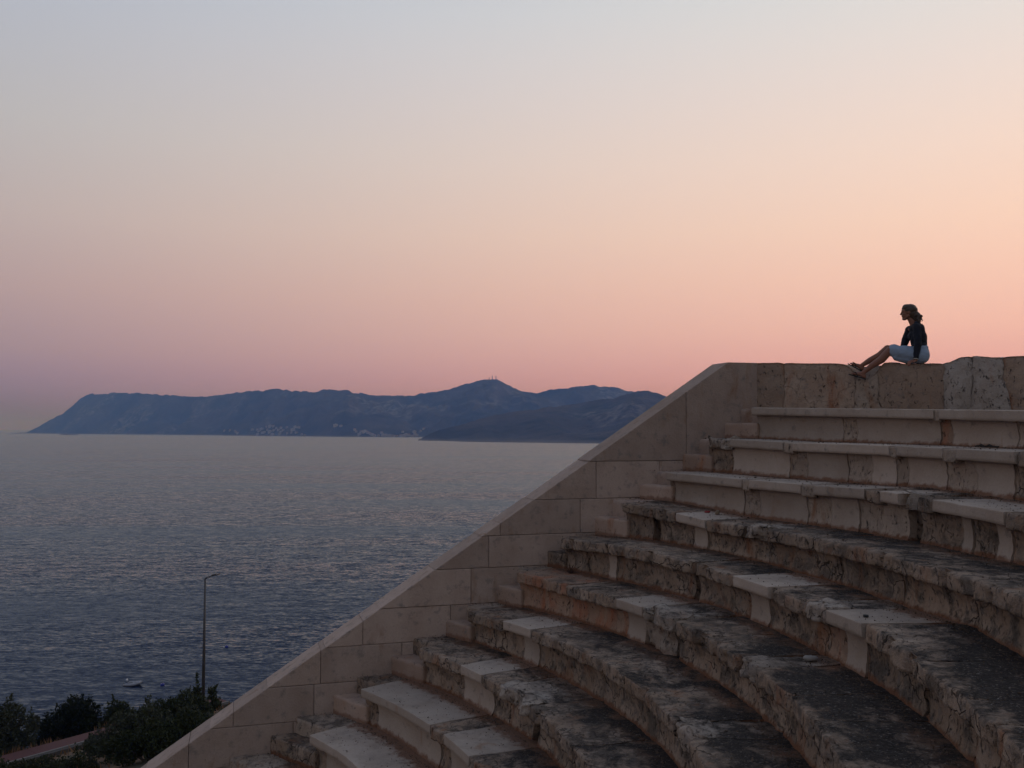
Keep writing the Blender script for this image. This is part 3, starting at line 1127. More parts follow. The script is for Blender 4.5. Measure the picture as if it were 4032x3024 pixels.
# ------------------------------------------------------------------ sea
m_sea, nt, b = new_mat('sea_water')
g = N(nt, 'ShaderNodeNewGeometry')
mp = N(nt, 'ShaderNodeMapping')
mp.inputs['Rotation'].default_value = (0, 0, R_(12))
mp.inputs['Scale'].default_value = (0.33, 1.0, 1.0)
nt.links.new(g.outputs['Position'], mp.inputs[0])
def noise_col(scale, detail, dist=0.0):
    n = N(nt, 'ShaderNodeTexNoise')
    n.inputs['Scale'].default_value = scale
    n.inputs['Detail'].default_value = detail
    n.inputs['Distortion'].default_value = dist
    nt.links.new(mp.outputs[0], n.inputs['Vector'])
    v = N(nt, 'ShaderNodeVectorMath')
    v.operation = 'SUBTRACT'
    nt.links.new(n.outputs['Color'], v.inputs[0])
    v.inputs[1].default_value = (0.5, 0.5, 0.5)
    return v.outputs[0]


def vscale(v, f):
    n = N(nt, 'ShaderNodeVectorMath')
    n.operation = 'SCALE'
    nt.links.new(v, n.inputs[0])
    if isinstance(f, (int, float)):
        n.inputs['Scale'].default_value = f
    else:
        nt.links.new(f, n.inputs['Scale'])
    return n.outputs[0]


def vadd(a, b2):
    n = N(nt, 'ShaderNodeVectorMath')
    n.operation = 'ADD'
    nt.links.new(a, n.inputs[0])
    nt.links.new(b2, n.inputs[1])
    return n.outputs[0]


gust = noise(nt, mp.outputs[0], 0.012, 4, 0.6)
sl = vadd(vadd(vscale(noise_col(0.42, 2, 0.4), 0.45), vscale(noise_col(1.8, 2, 0.3), 0.85)), vscale(noise_col(6.0, 1), 0.75))
lane = N(nt, 'ShaderNodeMapping')
lane.inputs['Scale'].default_value = (0.0035, 0.022, 1)
nt.links.new(g.outputs['Position'], lane.inputs[0])
lanes = noise(nt, lane.outputs[0], 1.0, 4, 0.55, 0.5)
sl = vscale(sl, math_n(nt, 'MULTIPLY', maprange(nt, gust, 0.3, 0.7, 0.62, 1.2), maprange(nt, lanes, 0.38, 0.62, 0.5, 1.2)))
flat = N(nt, 'ShaderNodeVectorMath')
flat.operation = 'MULTIPLY'
nt.links.new(sl, flat.inputs[0])
flat.inputs[1].default_value = (0.6, 1.0, 0.0)
upv = N(nt, 'ShaderNodeCombineXYZ')
upv.inputs[1].default_value = -0.215      # the faces of the waves running in to the shore
upv.inputs[2].default_value = 1.0
nrm = N(nt, 'ShaderNodeVectorMath')
nrm.operation = 'NORMALIZE'
nt.links.new(vadd(flat.outputs[0], upv.outputs[0]), nrm.inputs[0])
nt.links.new(nrm.outputs[0], b.inputs['Normal'])
b.inputs['Base Color'].default_value = (0.018, 0.026, 0.052, 1)
b.inputs['Roughness'].default_value = 0.12
b.inputs['IOR'].default_value = 1.333
rs = np.concatenate([[0.0], np.geomspace(30, 42000, 60)])
aw = np.linspace(0, 2 * math.pi, 97)[:-1]
vs = [(0, 0, SEA)]
fs = []
for r in rs[1:]:
    vs += [(r * math.cos(w), r * math.sin(w), SEA) for w in aw]
na = len(aw)
fs += [(0, 1 + k, 1 + (k + 1) % na) for k in range(na)]
for j in range(len(rs) - 2):
    o0, o1 = 1 + j * na, 1 + (j + 1) * na
    fs += [(o0 + k, o1 + k, o1 + (k + 1) % na, o0 + (k + 1) % na) for k in range(na)]
tag(mesh_obj('sea', vs, fs, m_sea), kind='structure')

# ------------------------------------------------------------------ hills across the bay
m_hill, nt, b = new_mat('scrub_hillside')
g = N(nt, 'ShaderNodeNewGeometry')
n1 = noise(nt, g.outputs['Position'], 0.0045, 6, 0.62)
n2 = noise(nt, g.outputs['Position'], 0.03, 5, 0.65)
n3 = noise(nt, g.outputs['Position'], 0.0022, 4, 0.6, 0.5)
c = mixc(nt, maprange(nt, n1, 0.4, 0.6, 0, 1), mixc(nt, n2, (0.018, 0.024, 0.018, 1), (0.05, 0.05, 0.036, 1)), mixc(nt, n2, (0.05, 0.042, 0.032, 1), (0.125, 0.105, 0.085, 1)))
rk = math_n(nt, 'MULTIPLY', maprange(nt, n3, 0.54, 0.64, 0, 1), maprange(nt, n2, 0.45, 0.62, 0, 1))
c = mixc(nt, math_n(nt, 'MULTIPLY', rk, 0.75), c, (0.28, 0.255, 0.23, 1))
# pale bare rock along the water line
sz = N(nt, 'ShaderNodeSeparateXYZ')
nt.links.new(g.outputs['Position'], sz.inputs[0])
shore = maprange(nt, math_n(nt, 'ADD', sz.outputs[2], math_n(nt, 'MULTIPLY', n2, 8)), SEA + 6, SEA + 12, 0.7, 0)
c = mixc(nt, shore, c, (0.19, 0.165, 0.14, 1))
nt.links.new(c, b.inputs['Base Color'])
b.inputs['Roughness'].default_value = 0.95
b.inputs['Specular IOR Level'].default_value = 0.1
bn = N(nt, 'ShaderNodeBump')
bn.inputs['Strength'].default_value = 1.0
bn.inputs['Distance'].default_value = 12.0
nt.links.new(n2, bn.inputs['Height'])
nt.links.new(bn.outputs[0], b.inputs['Normal'])


class Hill:
    """a ridge of real depth: shore line, crest line and back shore, all in plan metres"""

    def __init__(self, az, shore, crest, crest_z, seed, rough, back=1400):
        self.az = np.array(az)
        self.sh = np.array(shore, float)
        self.cr = np.array(crest, float)
        self.cz = np.array(crest_z, float)
        self.seed, self.rough, self.back = seed, rough, back

    def point(self, az, t):
        """az: tangent of bearing; t 0 shore, 1 crest, 2 far shore"""
        az = np.asarray(az, float)
        t = np.asarray(t, float)
        sh = np.interp(az, self.az, self.sh)
        cr = np.interp(az, self.az, self.cr)
        cz = np.interp(az, self.az, self.cz)
        y = np.where(t <= 1, sh + (cr - sh) * t, cr + self.back * (t - 1))
        x = az * y
        tt = np.where(t <= 1, t, 2 - t)
        H = cz - SEA
        prof = 0.62 * tt ** 0.85 + 0.38 * tt ** 2.2
        edge = np.sin(np.pi * np.clip(tt, 0, 1)) ** 0.7
        nz = fbm(np.stack([x / 420.0, y / 420.0, 0 * x], -1).reshape(-1, 3), 5, self.seed, 0.55).reshape(x.shape)
        gl = 1 - np.abs(fbm(np.stack([x / 230.0, y / 520.0, 0 * x + 5], -1).reshape(-1, 3), 4, self.seed + 9, 0.5).reshape(x.shape)) * 2
        z = SEA - 1.5 + H * prof + edge * (self.rough * np.minimum(H / 200, 1.2) * (nz * 80 + (gl - 0.6) * 60))
        cap = SEA + H * np.clip(0.06 + 0.94 * tt ** 0.55, 0, 1)
        z = np.minimum(z, np.maximum(cap, SEA - 1.5 + H * prof * 0.6))
        z = z + 14.0 * np.clip((tt - 0.85) / 0.15, 0, 1) * np.clip(H / 150, 0, 1) * fbm(np.stack([x / 60.0, y / 60.0, 0 * x], -1).reshape(-1, 3), 4, 77, 0.65).reshape(x.shape)
        return x, y, np.maximum(z, SEA - 1.5)

    def build(self, name, n_az=700, n_t=70):
        a = np.linspace(self.az[0], self.az[-1], n_az)
        t = np.concatenate([np.linspace(0, 1, n_t), np.linspace(1, 2, 14)[1:]])
        A, T = np.meshgrid(a, t, indexing='ij')
        x, y, z = self.point(A, T)
        o = mesh_obj(name, np.stack([x, y, z], -1).reshape(-1, 3), grid_faces(n_az, len(t)), m_hill)
        tag(o, kind='structure')
        return o


def px(x):
    return (x - 2016) / 3600.0


_r = [(50, 936.5), (60, 933), (90, 918), (135, 893), (160, 872), (175, 858), (195, 851), (235, 849), (270, 848), (330, 851), (375, 854), (430, 857), (465, 853), (520, 846),
      (545, 845), (600, 839), (640, 845), (675, 848), (700, 840), (735, 842), (780, 850), (850, 856), (895, 853), (935, 847), (960, 842), (985, 837), (1005, 828), (1030, 821.5),
      (1050, 820), (1075, 821.5), (1095, 833), (1125, 845), (1160, 850), (1200, 841), (1245, 835), (1300, 833), (1340, 838), (1370, 846), (1405, 847), (1425, 852), (1445, 860), (1520, 885), (1600, 915), (1700, 931)]
_az = [px(a * 1.8228) for a, b in _r]
_sh = np.interp([a * 1.8228 for a, b in _r], [110, 400, 700, 1000, 1300, 1600, 3100], [7000, 5900, 5100, 4400, 3900, 3600, 3500])
_cr = _sh + np.interp([a for a, b in _r], [50, 90, 180, 600, 1050, 1400], [40, 250, 700, 1000, 1300, 1300])
_cz = [(1690 - b * 1.8228) / 3600.0 * c for (a, b), c in zip(_r, _cr)]
far_hill = Hill(_az, _sh, _cr, _cz, 3, 1.0)
far_hill.build('hill')
_q = [(525, 536), (545, 525), (600, 495), (680, 460), (800, 430), (900, 402), (1000, 372), (1100, 350), (1250, 335), (1400, 315), (1560, 295), (1700, 268), (1850, 240), (1950, 224), (2050, 238), (2110, 252), (2300, 290), (2600, 320), (3200, 310), (4300, 335), (5600, 390), (6600, 470), (7000, 530)]
_qx = [1300 + a * 0.633 for a, b in _q]
_qy = [1400 + b * 0.633 for a, b in _q]
_sh = np.interp(_qx, [1640, 1800, 2000, 2300, 2600, 3200, 6000], [2560, 2350, 2200, 2060, 1960, 1900, 1900])
_cr = _sh + np.interp(_qx, [1632, 1700, 1900, 2300, 2600, 3200], [25, 160, 520, 900, 900, 700])
_cz = [(1690 - b) / 3600.0 * c for b, c in zip(_qy, _cr)]
near_hill = Hill([px(a) for a in _qx], _sh, _cr, _cz, 8, 0.7, 600)
near_hill.build('hill', 700, 60)


def islet(cx, cy, w, d, h, seed):
    nu, nv = 40, 16
    U, V = np.meshgrid(np.linspace(-1, 1, nu), np.linspace(-1, 1, nv), indexing='ij')
    x = cx + U * w
    y = cy + V * d
    z = SEA - 2 + (h + 2) * np.clip(1 - U ** 2 - V ** 2, 0, 1) ** 0.5 * (0.75 + 0.5 * fbm(np.stack([x / 22, y / 22, 0 * x], -1).reshape(-1, 3), 3, seed).reshape(x.shape))
    o = mesh_obj('islet', np.stack([x, y, z], -1).reshape(-1, 3), grid_faces(nu, nv), m_islet)
    return o


m_islet = simple('islet_rock', (0.15, 0.115, 0.09), 0.95, 0, 0.5, 0.2, 0.3)
tag(islet(px(272) * 5050, 5050, 62, 30, 9, 4), 'low brown rocky islet off the left cape', 'islet')
tag(islet(px(75) * 6900, 6900, 60, 30, 8, 6), 'flat rock at the very tip of the left cape', 'islet')

# radio masts on the summit
m_mast = simple('mast_steel', (0.10, 0.09, 0.10), 0.6, 0.3)


def mast(px_x, hgt, drums, label):
    az = px(px_x)
    cr = float(np.interp(az, far_hill.az, far_hill.cr))
    x, y, z = far_hill.point(np.array([az]), np.array([1.0]))
    r = empty('radio_mast', (float(x[0]), float(y[0]), float(z[0]) - 1.0))
    tag(r, label, 'mast', 'radio masts on the summit')
    mb = MB()
    w = 1.8
    for sx_, sy_ in ((-1, -1), (1, -1), (1, 1), (-1, 1)):
        mb.tube([(sx_ * w, sy_ * w, 0), (sx_ * 0.5, sy_ * 0.5, hgt)], 0.95, 6)
    n = 6
    for k in range(n):
        z0, z1 = hgt * k / n, hgt * (k + 1) / n
        wa, wb = w + (0.5 - w) * k / n, w + (0.5 - w) * (k + 1) / n
        mb.tube([(-wa, -wa, z0), (wb, -wb, z1)], 0.18, 5)
        mb.tube([(wa, wa, z0), (-wb, wb, z1)], 0.18, 5)
    mb.build('lattice', m_mast, r)
    for h_, s_ in drums:
        d = MB()
        d.tube([(-s_, -0.8, h_), (s_, -0.8, h_)], [2.4, 2.6], 12)
        d.build('antenna_drum', m_mast, r)


mast(1926, 15, [(2.5, 1.5)], 'short thin radio mast, leftmost of the three on the summit')
mast(1938, 20, [(11, 0.6)], 'tall slim radio mast, middle one of the three on the summit')
mast(1953, 17, [(7, 1.6), (15, 1.8)], 'radio mast hung with drums, rightmost of the three on the summit')

# houses on the far shore
m_hw = simple('white_house_wall', (0.42, 0.39, 0.36), 0.85, 0, 0, 0.1, 0.12)
m_hr = simple('red_roof', (0.30, 0.16, 0.11), 0.9, 0, 0, 0.3, 0.2)
m_hg = simple('dark_window', (0.04, 0.045, 0.055), 0.3)


def house_mesh(w, d, h, storeys, hip):
    mb = MB()
    mb.box(-w / 2, w / 2, -d / 2, d / 2, -6, h, 0)
    e = 0.5
    if hip:
        v = [(-w / 2 - e, -d / 2 - e, h + .05), (w / 2 + e, -d / 2 - e, h + .05), (w / 2 + e, d / 2 + e, h + .05), (-w / 2 - e, d / 2 + e, h + .05), (-w / 4, 0, h + 2.4), (w / 4, 0, h + 2.4)]
        mb.add(v, [(3, 2, 1, 0), (0, 1, 5, 4), (1, 2, 5), (2, 3, 4, 5), (3, 0, 4)], 1)
    else:
        mb.box(-w / 2 - .2, w / 2 + .2, -d / 2 - .2, d / 2 + .2, h + 0.02, h + .6, 0)
        mb.box(-w / 6, w / 6, -d / 4, d / 4, h + 0.62, h + 2.8, 0)
    nw = max(2, int(w / 3))
    for s_ in range(storeys):
        z0 = h / storeys * s_ + 0.8
        for k in range(nw):
            x0 = -w / 2 + w * (k + 0.28) / nw
            mb.box(x0, x0 + w / nw * 0.44, -d / 2 - 0.06, -d / 2 + .3, z0, z0 + 1.5, 2)
    me = mb.build('house', [m_hw, m_hr, m_hg])
    return me


protos = [house_mesh(11, 9, 6.2, 2, True), house_mesh(14, 9, 6.5, 2, False), house_mesh(19, 10, 9, 3, False), house_mesh(9, 8, 5.5, 2, True)]
HOUSES = {
    'a': ('tiny white house in the small left group on the far shore', 'houses left of the village', 750, [(500, 215), (580, 208), (650, 215), (665, 235), (690, 250)]),
    'b': ('tiny white house in the stepped village on the far shore', 'houses of the stepped village', 750,
          [(905, 200), (975, 200), (1035, 195), (1105, 155), (1165, 155), (1210, 150), (1250, 175), (1215, 208), (1320, 172), (1405, 165), (1350, 210), (1310, 235), (1490, 205), (1525, 160),
           (1575, 170), (1470, 245), (1540, 245), (1050, 245), (980, 270), (1195, 275), (1160, 235), (1080, 240), (1300, 265), (1410, 250), (1620, 270), (1665, 290), (1000, 225), (1120, 200), (1280, 205)]),
    'c': ('tiny white house standing alone above the far shore', 'lone houses above the shore', 750, [(2110, 145), (2190, 150)]),
    'd': ('tiny white house in the low town beside the dark headland', 'houses beside the headland', 1250,
          [(545, 200), (565, 228), (640, 232), (690, 232), (735, 245), (770, 262), (800, 275), (615, 268), (830, 292), (935, 245), (960, 282), (1000, 285), (1050, 290), (1100, 296), (1150, 300), (1240, 235),
           (1215, 290), (1290, 275), (1330, 282), (1410, 232), (1420, 270), (1440, 288), (1500, 225), (1545, 190), (1380, 298), (890, 290), (1260, 296)])}
used = set()
hr = random.Random(3)
tt = np.linspace(0.005, 0.9, 500)
for key, (lab, grp, ox, pts) in HOUSES.items():
    for a, bb in pts:
        X = px(ox + a * 0.2712)
        target = (1690 - (1640 + bb * 0.2712)) / 3600.0
        x, y, z = far_hill.point(np.full(tt.shape, X), tt)
        k = int(np.argmax(z / y >= target)) if (z / y >= target).any() else 0
        pi_ = hr.choice([0, 0, 1, 1, 3, 2] if key != 'c' else [1, 2])
        if pi_ in used:
            o = protos[pi_].copy()
            COL.objects.link(o)
        else:
            o = protos[pi_]
            used.add(pi_)
        o.location = (float(x[k]), float(y[k]), float(z[k]) + 0.5)
        o.rotation_euler = (0, 0, -math.atan(X) + hr.uniform(-0.7, 0.7))
        o.scale = (1, 1, 1)
        tag(o, lab, 'house', grp)
for k in range(4):
    if k not in used:
        bpy.data.objects.remove(protos[k])

# ------------------------------------------------------------------ trees and shrubs on the slope
def leaf_mat(name, c0, c1):
    m, nt, b = new_mat(name)
    g = N(nt, 'ShaderNodeNewGeometry')
    f = noise(nt, g.outputs['Position'], 1.6, 4, 0.6)
    at = N(nt, 'ShaderNodeAttribute', attribute_name='shade')
    c = mixc(nt, math_n(nt, 'ADD', math_n(nt, 'MULTIPLY', f, 0.5), math_n(nt, 'MULTIPLY', at.outputs['Fac'], 0.5)), c0, c1)
    nt.links.new(c, b.inputs['Base Color'])
    b.inputs['Roughness'].default_value = 0.8
    b.inputs['Specular IOR Level'].default_value = 0.1
    return m


L_OLIVE = leaf_mat('olive_leaf', (0.032, 0.036, 0.022, 1), (0.095, 0.10, 0.062, 1))
L_DARK = leaf_mat('carob_leaf', (0.010, 0.013, 0.007, 1), (0.028, 0.034, 0.016, 1))
L_MID = leaf_mat('shrub_leaf', (0.020, 0.025, 0.012, 1), (0.06, 0.068, 0.03, 1))
M_BARK = simple('bark', (0.075, 0.058, 0.045), 0.95, 0, 0.6, 6, 0.3)


def tree(name, label, cat, group, loc, lobes, n, size, mat, seed, trunk_r=0.12, sprigs=0):
    """lobes: ellipsoids (cx,cy,cz,rx,ry,rz) relative to the foot"""
    r = np.random.default_rng(seed)
    root = empty(name, loc)
    tag(root, label, cat, group)
    vol = np.array([l[3] * l[4] * l[5] for l in lobes]) ** 0.67
    cnt = (n * vol / vol.sum()).astype(int)
    C, D = [], []
    for l, k in zip(lobes, cnt):
        d = r.normal(size=(k, 3))
        d /= np.linalg.norm(d, axis=1, keepdims=True)
        rad = 1 - np.abs(r.normal(size=k)) * 0.30
        rad = np.clip(rad, 0.15, 1.0)
        # ragged outline: clumps push in and out
        cl = fbm(d * 2.2 + seed, 3, seed)
        rad = rad * (0.86 + 0.42 * cl)
        p = np.array(l[:3]) + d * rad[:, None] * np.array(l[3:6])
        keep = fbm(p * 2.4 + 9, 2, seed + 4) > -0.34
        C.append(p[keep])
        D.append(d[keep])
    for k in range(sprigs):
        l = lobes[r.integers(len(lobes))]
        d = r.normal(size=3)
        d[2] = abs(d[2]) + 0.6
        d /= np.linalg.norm(d)
        p0 = np.array(l[:3]) + d * np.array(l[3:6]) * 0.85
        m = 26
        t = r.random(m)
        ln = r.uniform(0.3, 0.7)
        p = p0 + d * (t * ln)[:, None] + r.normal(size=(m, 3)) * 0.07 * (1.1 - t)[:, None]
        C.append(p)
        D.append(np.repeat(d[None], m, 0))
    C = np.vstack(C)
    D = np.vstack(D)
    n = len(C)
    a = D * 0.6 + r.normal(size=(n, 3)) * 0.8 + np.array([0, 0, 0.35])
    a /= np.linalg.norm(a, axis=1, keepdims=True)
    w = np.cross(a, r.normal(size=(n, 3)))
    w /= np.linalg.norm(w, axis=1, keepdims=True)
    s = size * r.uniform(0.6, 1.3, n)[:, None]
    V = np.stack([C - a * s, C + w * s * 0.42 - a * s * 0.1, C + a * s, C - w * s * 0.42 - a * s * 0.1], 1).reshape(-1, 3)
    F = np.arange(4 * n).reshape(-1, 4)
    sh = np.repeat(r.random(n), 4)
    mesh_obj('crown', V, F, mat, root, False, None, {'shade': sh})
    mb = MB()
    top = lobes[0]
    for j in range(3 if trunk_r > 0.05 else 4):
        l = lobes[j % len(lobes)]
        b0 = Vector((r.uniform(-.1, .1), r.uniform(-.1, .1), -0.4))
        e = Vector((l[0], l[1], l[2] + 0.3 * l[5]))
        mid = b0.lerp(e, 0.5) + Vector((r.uniform(-.2, .2), r.uniform(-.2, .2), 0.1))
        mb.tube([b0, b0.lerp(mid, .6), mid, mid.lerp(e, .6), e], [trunk_r, trunk_r * .85, trunk_r * .65, trunk_r * .4, trunk_r * .2], 7)
        for q in range(5):
            d = Vector((r.normal(), r.normal(), abs(r.normal()) * .7)).normalized()
            p1 = Vector(l[:3]) + Vector((d.x * l[3], d.y * l[4], d.z * l[5])) * 0.8
            mb.tube([mid.lerp(e, .3), mid.lerp(p1, .6) + Vector((0, 0, .1)), p1], [trunk_r * .4, trunk_r * .25, trunk_r * .1], 5)
    mb.build('trunk', M_BARK, root, True)
    return root


def foot(x, y):
    return (x, y, float(ground_z(np.array(x), np.array(y))))


G1 = 'trees beyond the coast path'
tree('olive_tree', 'loose olive tree with thin spreading branches at the left edge', 'tree', G1, (-28.5, 52.5, -18.6),
     [(0, 0, 2.0, 1.15, 1.2, 1.5), (-0.9, 0, 1.6, 1.0, 1.0, 1.2), (0.2, 0, 0.8, 1.2, 1.1, 0.9), (1.35, 0.1, 1.9, 0.55, 0.5, 0.75), (1.1, 0, 1.0, 0.7, 0.5, 0.35)], 8500, 0.10, L_OLIVE, 21, 0.13, 8)
tree('carob_tree', 'dense nearly black tree, tallest mass behind the red path', 'tree', G1, (-27.2, 57.5, -20.6),
     [(0.35, 0, 2.9, 1.25, 1.3, 1.25), (-0.9, 0, 2.0, 1.3, 1.3, 1.2), (0.9, 0, 2.2, 1.1, 1.2, 1.3), (-1.5, 0, 1.1, 1.2, 1.2, 1.0), (0.3, 0, 1.0, 2.0, 1.5, 1.25)], 24000, 0.10, L_DARK, 22, 0.17, 9)
tree('round_shrub', 'small rounded dark green tree between the black tree and the lamp', 'tree', G1, (-24.7, 58.3, -20.2),
     [(0, 0, 2.35, 0.95, 1.0, 0.9), (0.7, 0, 1.9, 0.8, 0.9, 0.9), (-0.5, 0, 1.4, 1.0, 1.0, 0.9), (0.4, 0, .9, 1.2, 1.0, .8)], 9000, 0.09, L_MID, 23, 0.1, 7)
tree('broad_shrub', 'broad dark green bush in front of the lamp post, next to the sloping wall', 'bush', 'bushes on the near slope', (-18.2, 50.0, -16.6),
     [(0.5, 0, 1.55, 1.35, 1.2, 0.9), (-0.9, 0, 1.15, 1.2, 1.1, 0.85), (1.4, 0, 1.15, 0.95, 1.0, 1.0), (-1.7, 0, 0.7, 0.8, 0.9, 0.7), (0.2, 0, 0.5, 2.1, 1.3, 0.8)], 19000, 0.085, L_MID, 24, 0.1, 10)
tree('vine_shrub', 'thin leafy climber with big leaves round the foot of the lamp post', 'bush', None, (-18.85, 56.6, -17.45),
     [(-0.35, 0, 1.45, 0.3, 0.3, 0.5), (0.55, 0, 1.4, 0.32, 0.3, 0.5), (0.75, 0, 0.7, 0.45, 0.4, 0.5)], 520, 0.13, L_MID, 25, 0.03, 3)
tree('olive_shrub', 'grey green olive bush in front of the red path, with upright shoots', 'bush', 'bushes on the near slope', foot(-16.4, 41.2),
     [(-0.9, 0, 1.2, 0.75, 0.7, 0.6), (0.3, 0, 1.35, 0.8, 0.8, 0.8), (1.0, 0, 0.7, 1.0, 0.9, 0.75), (-0.2, 0, 0.4, 1.6, 1.1, 0.7), (-1.6, -0.4, 0.5, 0.9, 0.9, 0.6)], 15000, 0.075, L_OLIVE, 26, 0.08, 14)
tree('olive_shrub', 'small pale olive bush low against the sloping wall', 'bush', 'bushes on the near slope', foot(-14.9, 42.8),
     [(0, 0, 0.95, 0.7, 0.7, 0.6), (0.7, 0, 0.7, 0.7, 0.7, 0.5), (-0.5, 0, 0.4, 0.8, 0.8, 0.5)], 4200, 0.075, L_OLIVE, 27, 0.06, 8)
tree('low_shrub', 'low dusky scrub in the bottom left corner below the path', 'bush', 'bushes on the near slope', foot(-19.4, 38.6),
     [(0, 0, 0.35, 1.6, 1.0, 0.55), (-1.6, 0, 0.2, 1.2, 1.0, 0.45), (1.4, 0, .4, 1.0, 0.9, 0.6)], 8000, 0.07, L_MID, 28, 0.04, 8)
tree('low_shrub', 'dark bush at the bottom edge right beside the sloping wall', 'bush', 'bushes on the near slope', foot(-14.2, 37.0),
     [(0, 0, 0.7, 1.3, 1.0, 0.8), (1.0, 0.8, 0.9, 1.1, 1.0, 0.8), (-1.2, 0, 0.4, 1.0, 0.9, 0.7)], 11000, 0.075, L_MID, 29, 0.06, 6)

# dry grass on the slope above and below the path
gr = np.random.default_rng(5)
n = 5200
ss = np.concatenate([gr.uniform(34, PS - 0.5, n // 2), PS + 1.6 + gr.exponential(1.0, n // 2)])
tt_ = gr.uniform(8, 42, n)
X = PT[0] * tt_ + PN[0] * ss
Y = PT[1] * tt_ + PN[1] * ss
keep = fbm(np.stack([X * .5, Y * .5, 0 * X], -1), 2, 3) > -0.1
X, Y = X[keep], Y[keep]
n = len(X)
Zg = ground_z(X, Y)
h = gr.uniform(0.15, 0.5, n)
lx, ly = gr.normal(size=n) * .12, gr.normal(size=n) * .12
wx, wy = gr.normal(size=n) * .03, gr.normal(size=n) * .03
V = np.stack([np.stack([X - wx, Y - wy, Zg - .03], -1), np.stack([X + wx, Y + wy, Zg - .03], -1), np.stack([X + lx, Y + ly, Zg + h], -1)], 1).reshape(-1, 3)
m_grass = simple('dry_grass_blade', (0.20, 0.105, 0.045), 0.9, 0, 0, 1.5, 0.4)
tag(mesh_obj('dry_grass', V, np.arange(3 * n).reshape(-1, 3), m_grass, None, False), 'dry rusty grass on the slope beside the red path', 'grass', None, 'stuff')

# ------------------------------------------------------------------ street lamp
m_steel = simple('galvanised_steel', (0.085, 0.08, 0.078), 0.6, 0.2, 0, 3, 0.1)
m_lamp = simple('lamp_housing', (0.06, 0.06, 0.065), 0.5)
m_lens = simple('lamp_lens', (0.30, 0.30, 0.28), 0.2)
lamp = empty('street_lamp', (-19.62, 59.0, PZ))
tag(lamp, 'tall slim grey street lamp with one short arm, unlit, by the sea', 'street lamp')
mb = MB()
mb.tube([(0, 0, 0.0), (0, 0, 4), (0, 0, 7.98)], [0.115, 0.085, 0.055], 12)
mb.build('pole', m_steel, lamp, True)
mb = MB()
mb.tube([(0, 0, -0.005), (0, 0, 0.03)], [0.2, 0.2], 12)
mb.tube([(0, 0, 0.03), (0, 0, 0.5)], [0.14, 0.13], 12)
mb.build('base', m_steel, lamp)
mb = MB()
mb.tube([(0, 0, 7.94), (0.10, -0.02, 8.03), (0.55, -0.1, 8.17)], [0.045, 0.04, 0.035], 8)
mb.build('arm', m_steel, lamp, True)
mb = MB()
Mh = Matrix.Translation((0.72, -0.12, 8.20)) @ Matrix.Rotation(R_(-12), 4, 'Y')
mb.box(-0.24, 0.24, -0.11, 0.11, -0.015, 0.045, 0, Mh)
mb.box(-0.24, 0.02, -0.07, 0.07, 0.047, 0.085, 0, Mh)
hd = mb.build('lamp_head', m_lamp, lamp)
mb = MB()
mb.box(-0.12, 0.2, -0.08, 0.08, -0.022, -0.0155, 0, Mh)
mb.build('lens', m_lens, hd)

# ------------------------------------------------------------------ dinghy and buoys
m_tube = simple('pale_rubber', (0.29, 0.30, 0.33), 0.5, 0, 0, 2, 0.08)
m_hull = simple('dark_hull', (0.10, 0.10, 0.115), 0.4)
m_cowl = simple('white_cowl', (0.7, 0.7, 0.7), 0.35)
boat = empty('dinghy', (-47.3, 116.0, SEA))
tag(boat, 'small pale inflatable dinghy with a raised bow and outboard motor', 'boat')
boat.scale = (0.93, 0.93, 0.93)
boat.rotation_euler = (R_(2), R_(-3), R_(-14))
mb = MB()
L_ = 2.5
for sgn in (-1, 1):
    pts = [(-1.25, sgn * 0.55, 0.20), (-0.9, sgn * 0.56, 0.22), (0, sgn * 0.58, 0.25), (0.6, sgn * 0.5, 0.32), (1.0, sgn * 0.3, 0.42), (1.2, sgn * 0.02, 0.5)]
    mb.tube(pts, [0.07, 0.19, 0.2, 0.19, 0.18, 0.17], 12)
mb.build('side_tube', m_tube, boat, True)
mb = MB()
st = [(-1.05, 0.5, -0.06), (-0.2, 0.5, -0.1), (0.6, 0.38, -0.04), (1.1, 0.06, 0.25)]
vs = []
for x, w, z in st:
    vs += [(x, -w, 0.16 + max(0, x) * 0.12), (x, 0, z), (x, w, 0.16 + max(0, x) * 0.12)]
fs = []
for k in range(3):
    for j in range(2):
        fs.append((k * 3 + j, (k + 1) * 3 + j, (k + 1) * 3 + j + 1, k * 3 + j + 1))
    fs.append((k * 3, k * 3 + 2, (k + 1) * 3 + 2, (k + 1) * 3))
fs += [(0, 1, 2), (9, 11, 10)]
mb.add(vs, fs)
mb.build('hull', m_hull, boat)
mb = MB()
mb.box(-0.25, 0.05, -0.42, 0.42, 0.26, 0.31)
mb.build('seat', m_tube, boat)
mot = MB()
mot.ellipsoid((-0.98, 0, 0.72), (0.17, 0.13, 0.19), 12, 8)
mo = mot.build('outboard_motor', m_cowl, boat, True)
mb = MB()
mb.tube([(-0.98, 0, 0.58), (-1.02, 0, 0.3), (-1.1, 0, -0.25)], [0.06, 0.05, 0.04], 8)
mb.tube([(-0.85, 0, 0.62), (-0.5, 0, 0.68)], [0.025, 0.02], 6)
mb.build('motor_leg', m_hull, mo)
m_buoy = simple('blue_plastic', (0.012, 0.03, 0.26), 0.35, 0, 0, 2, 0.1)


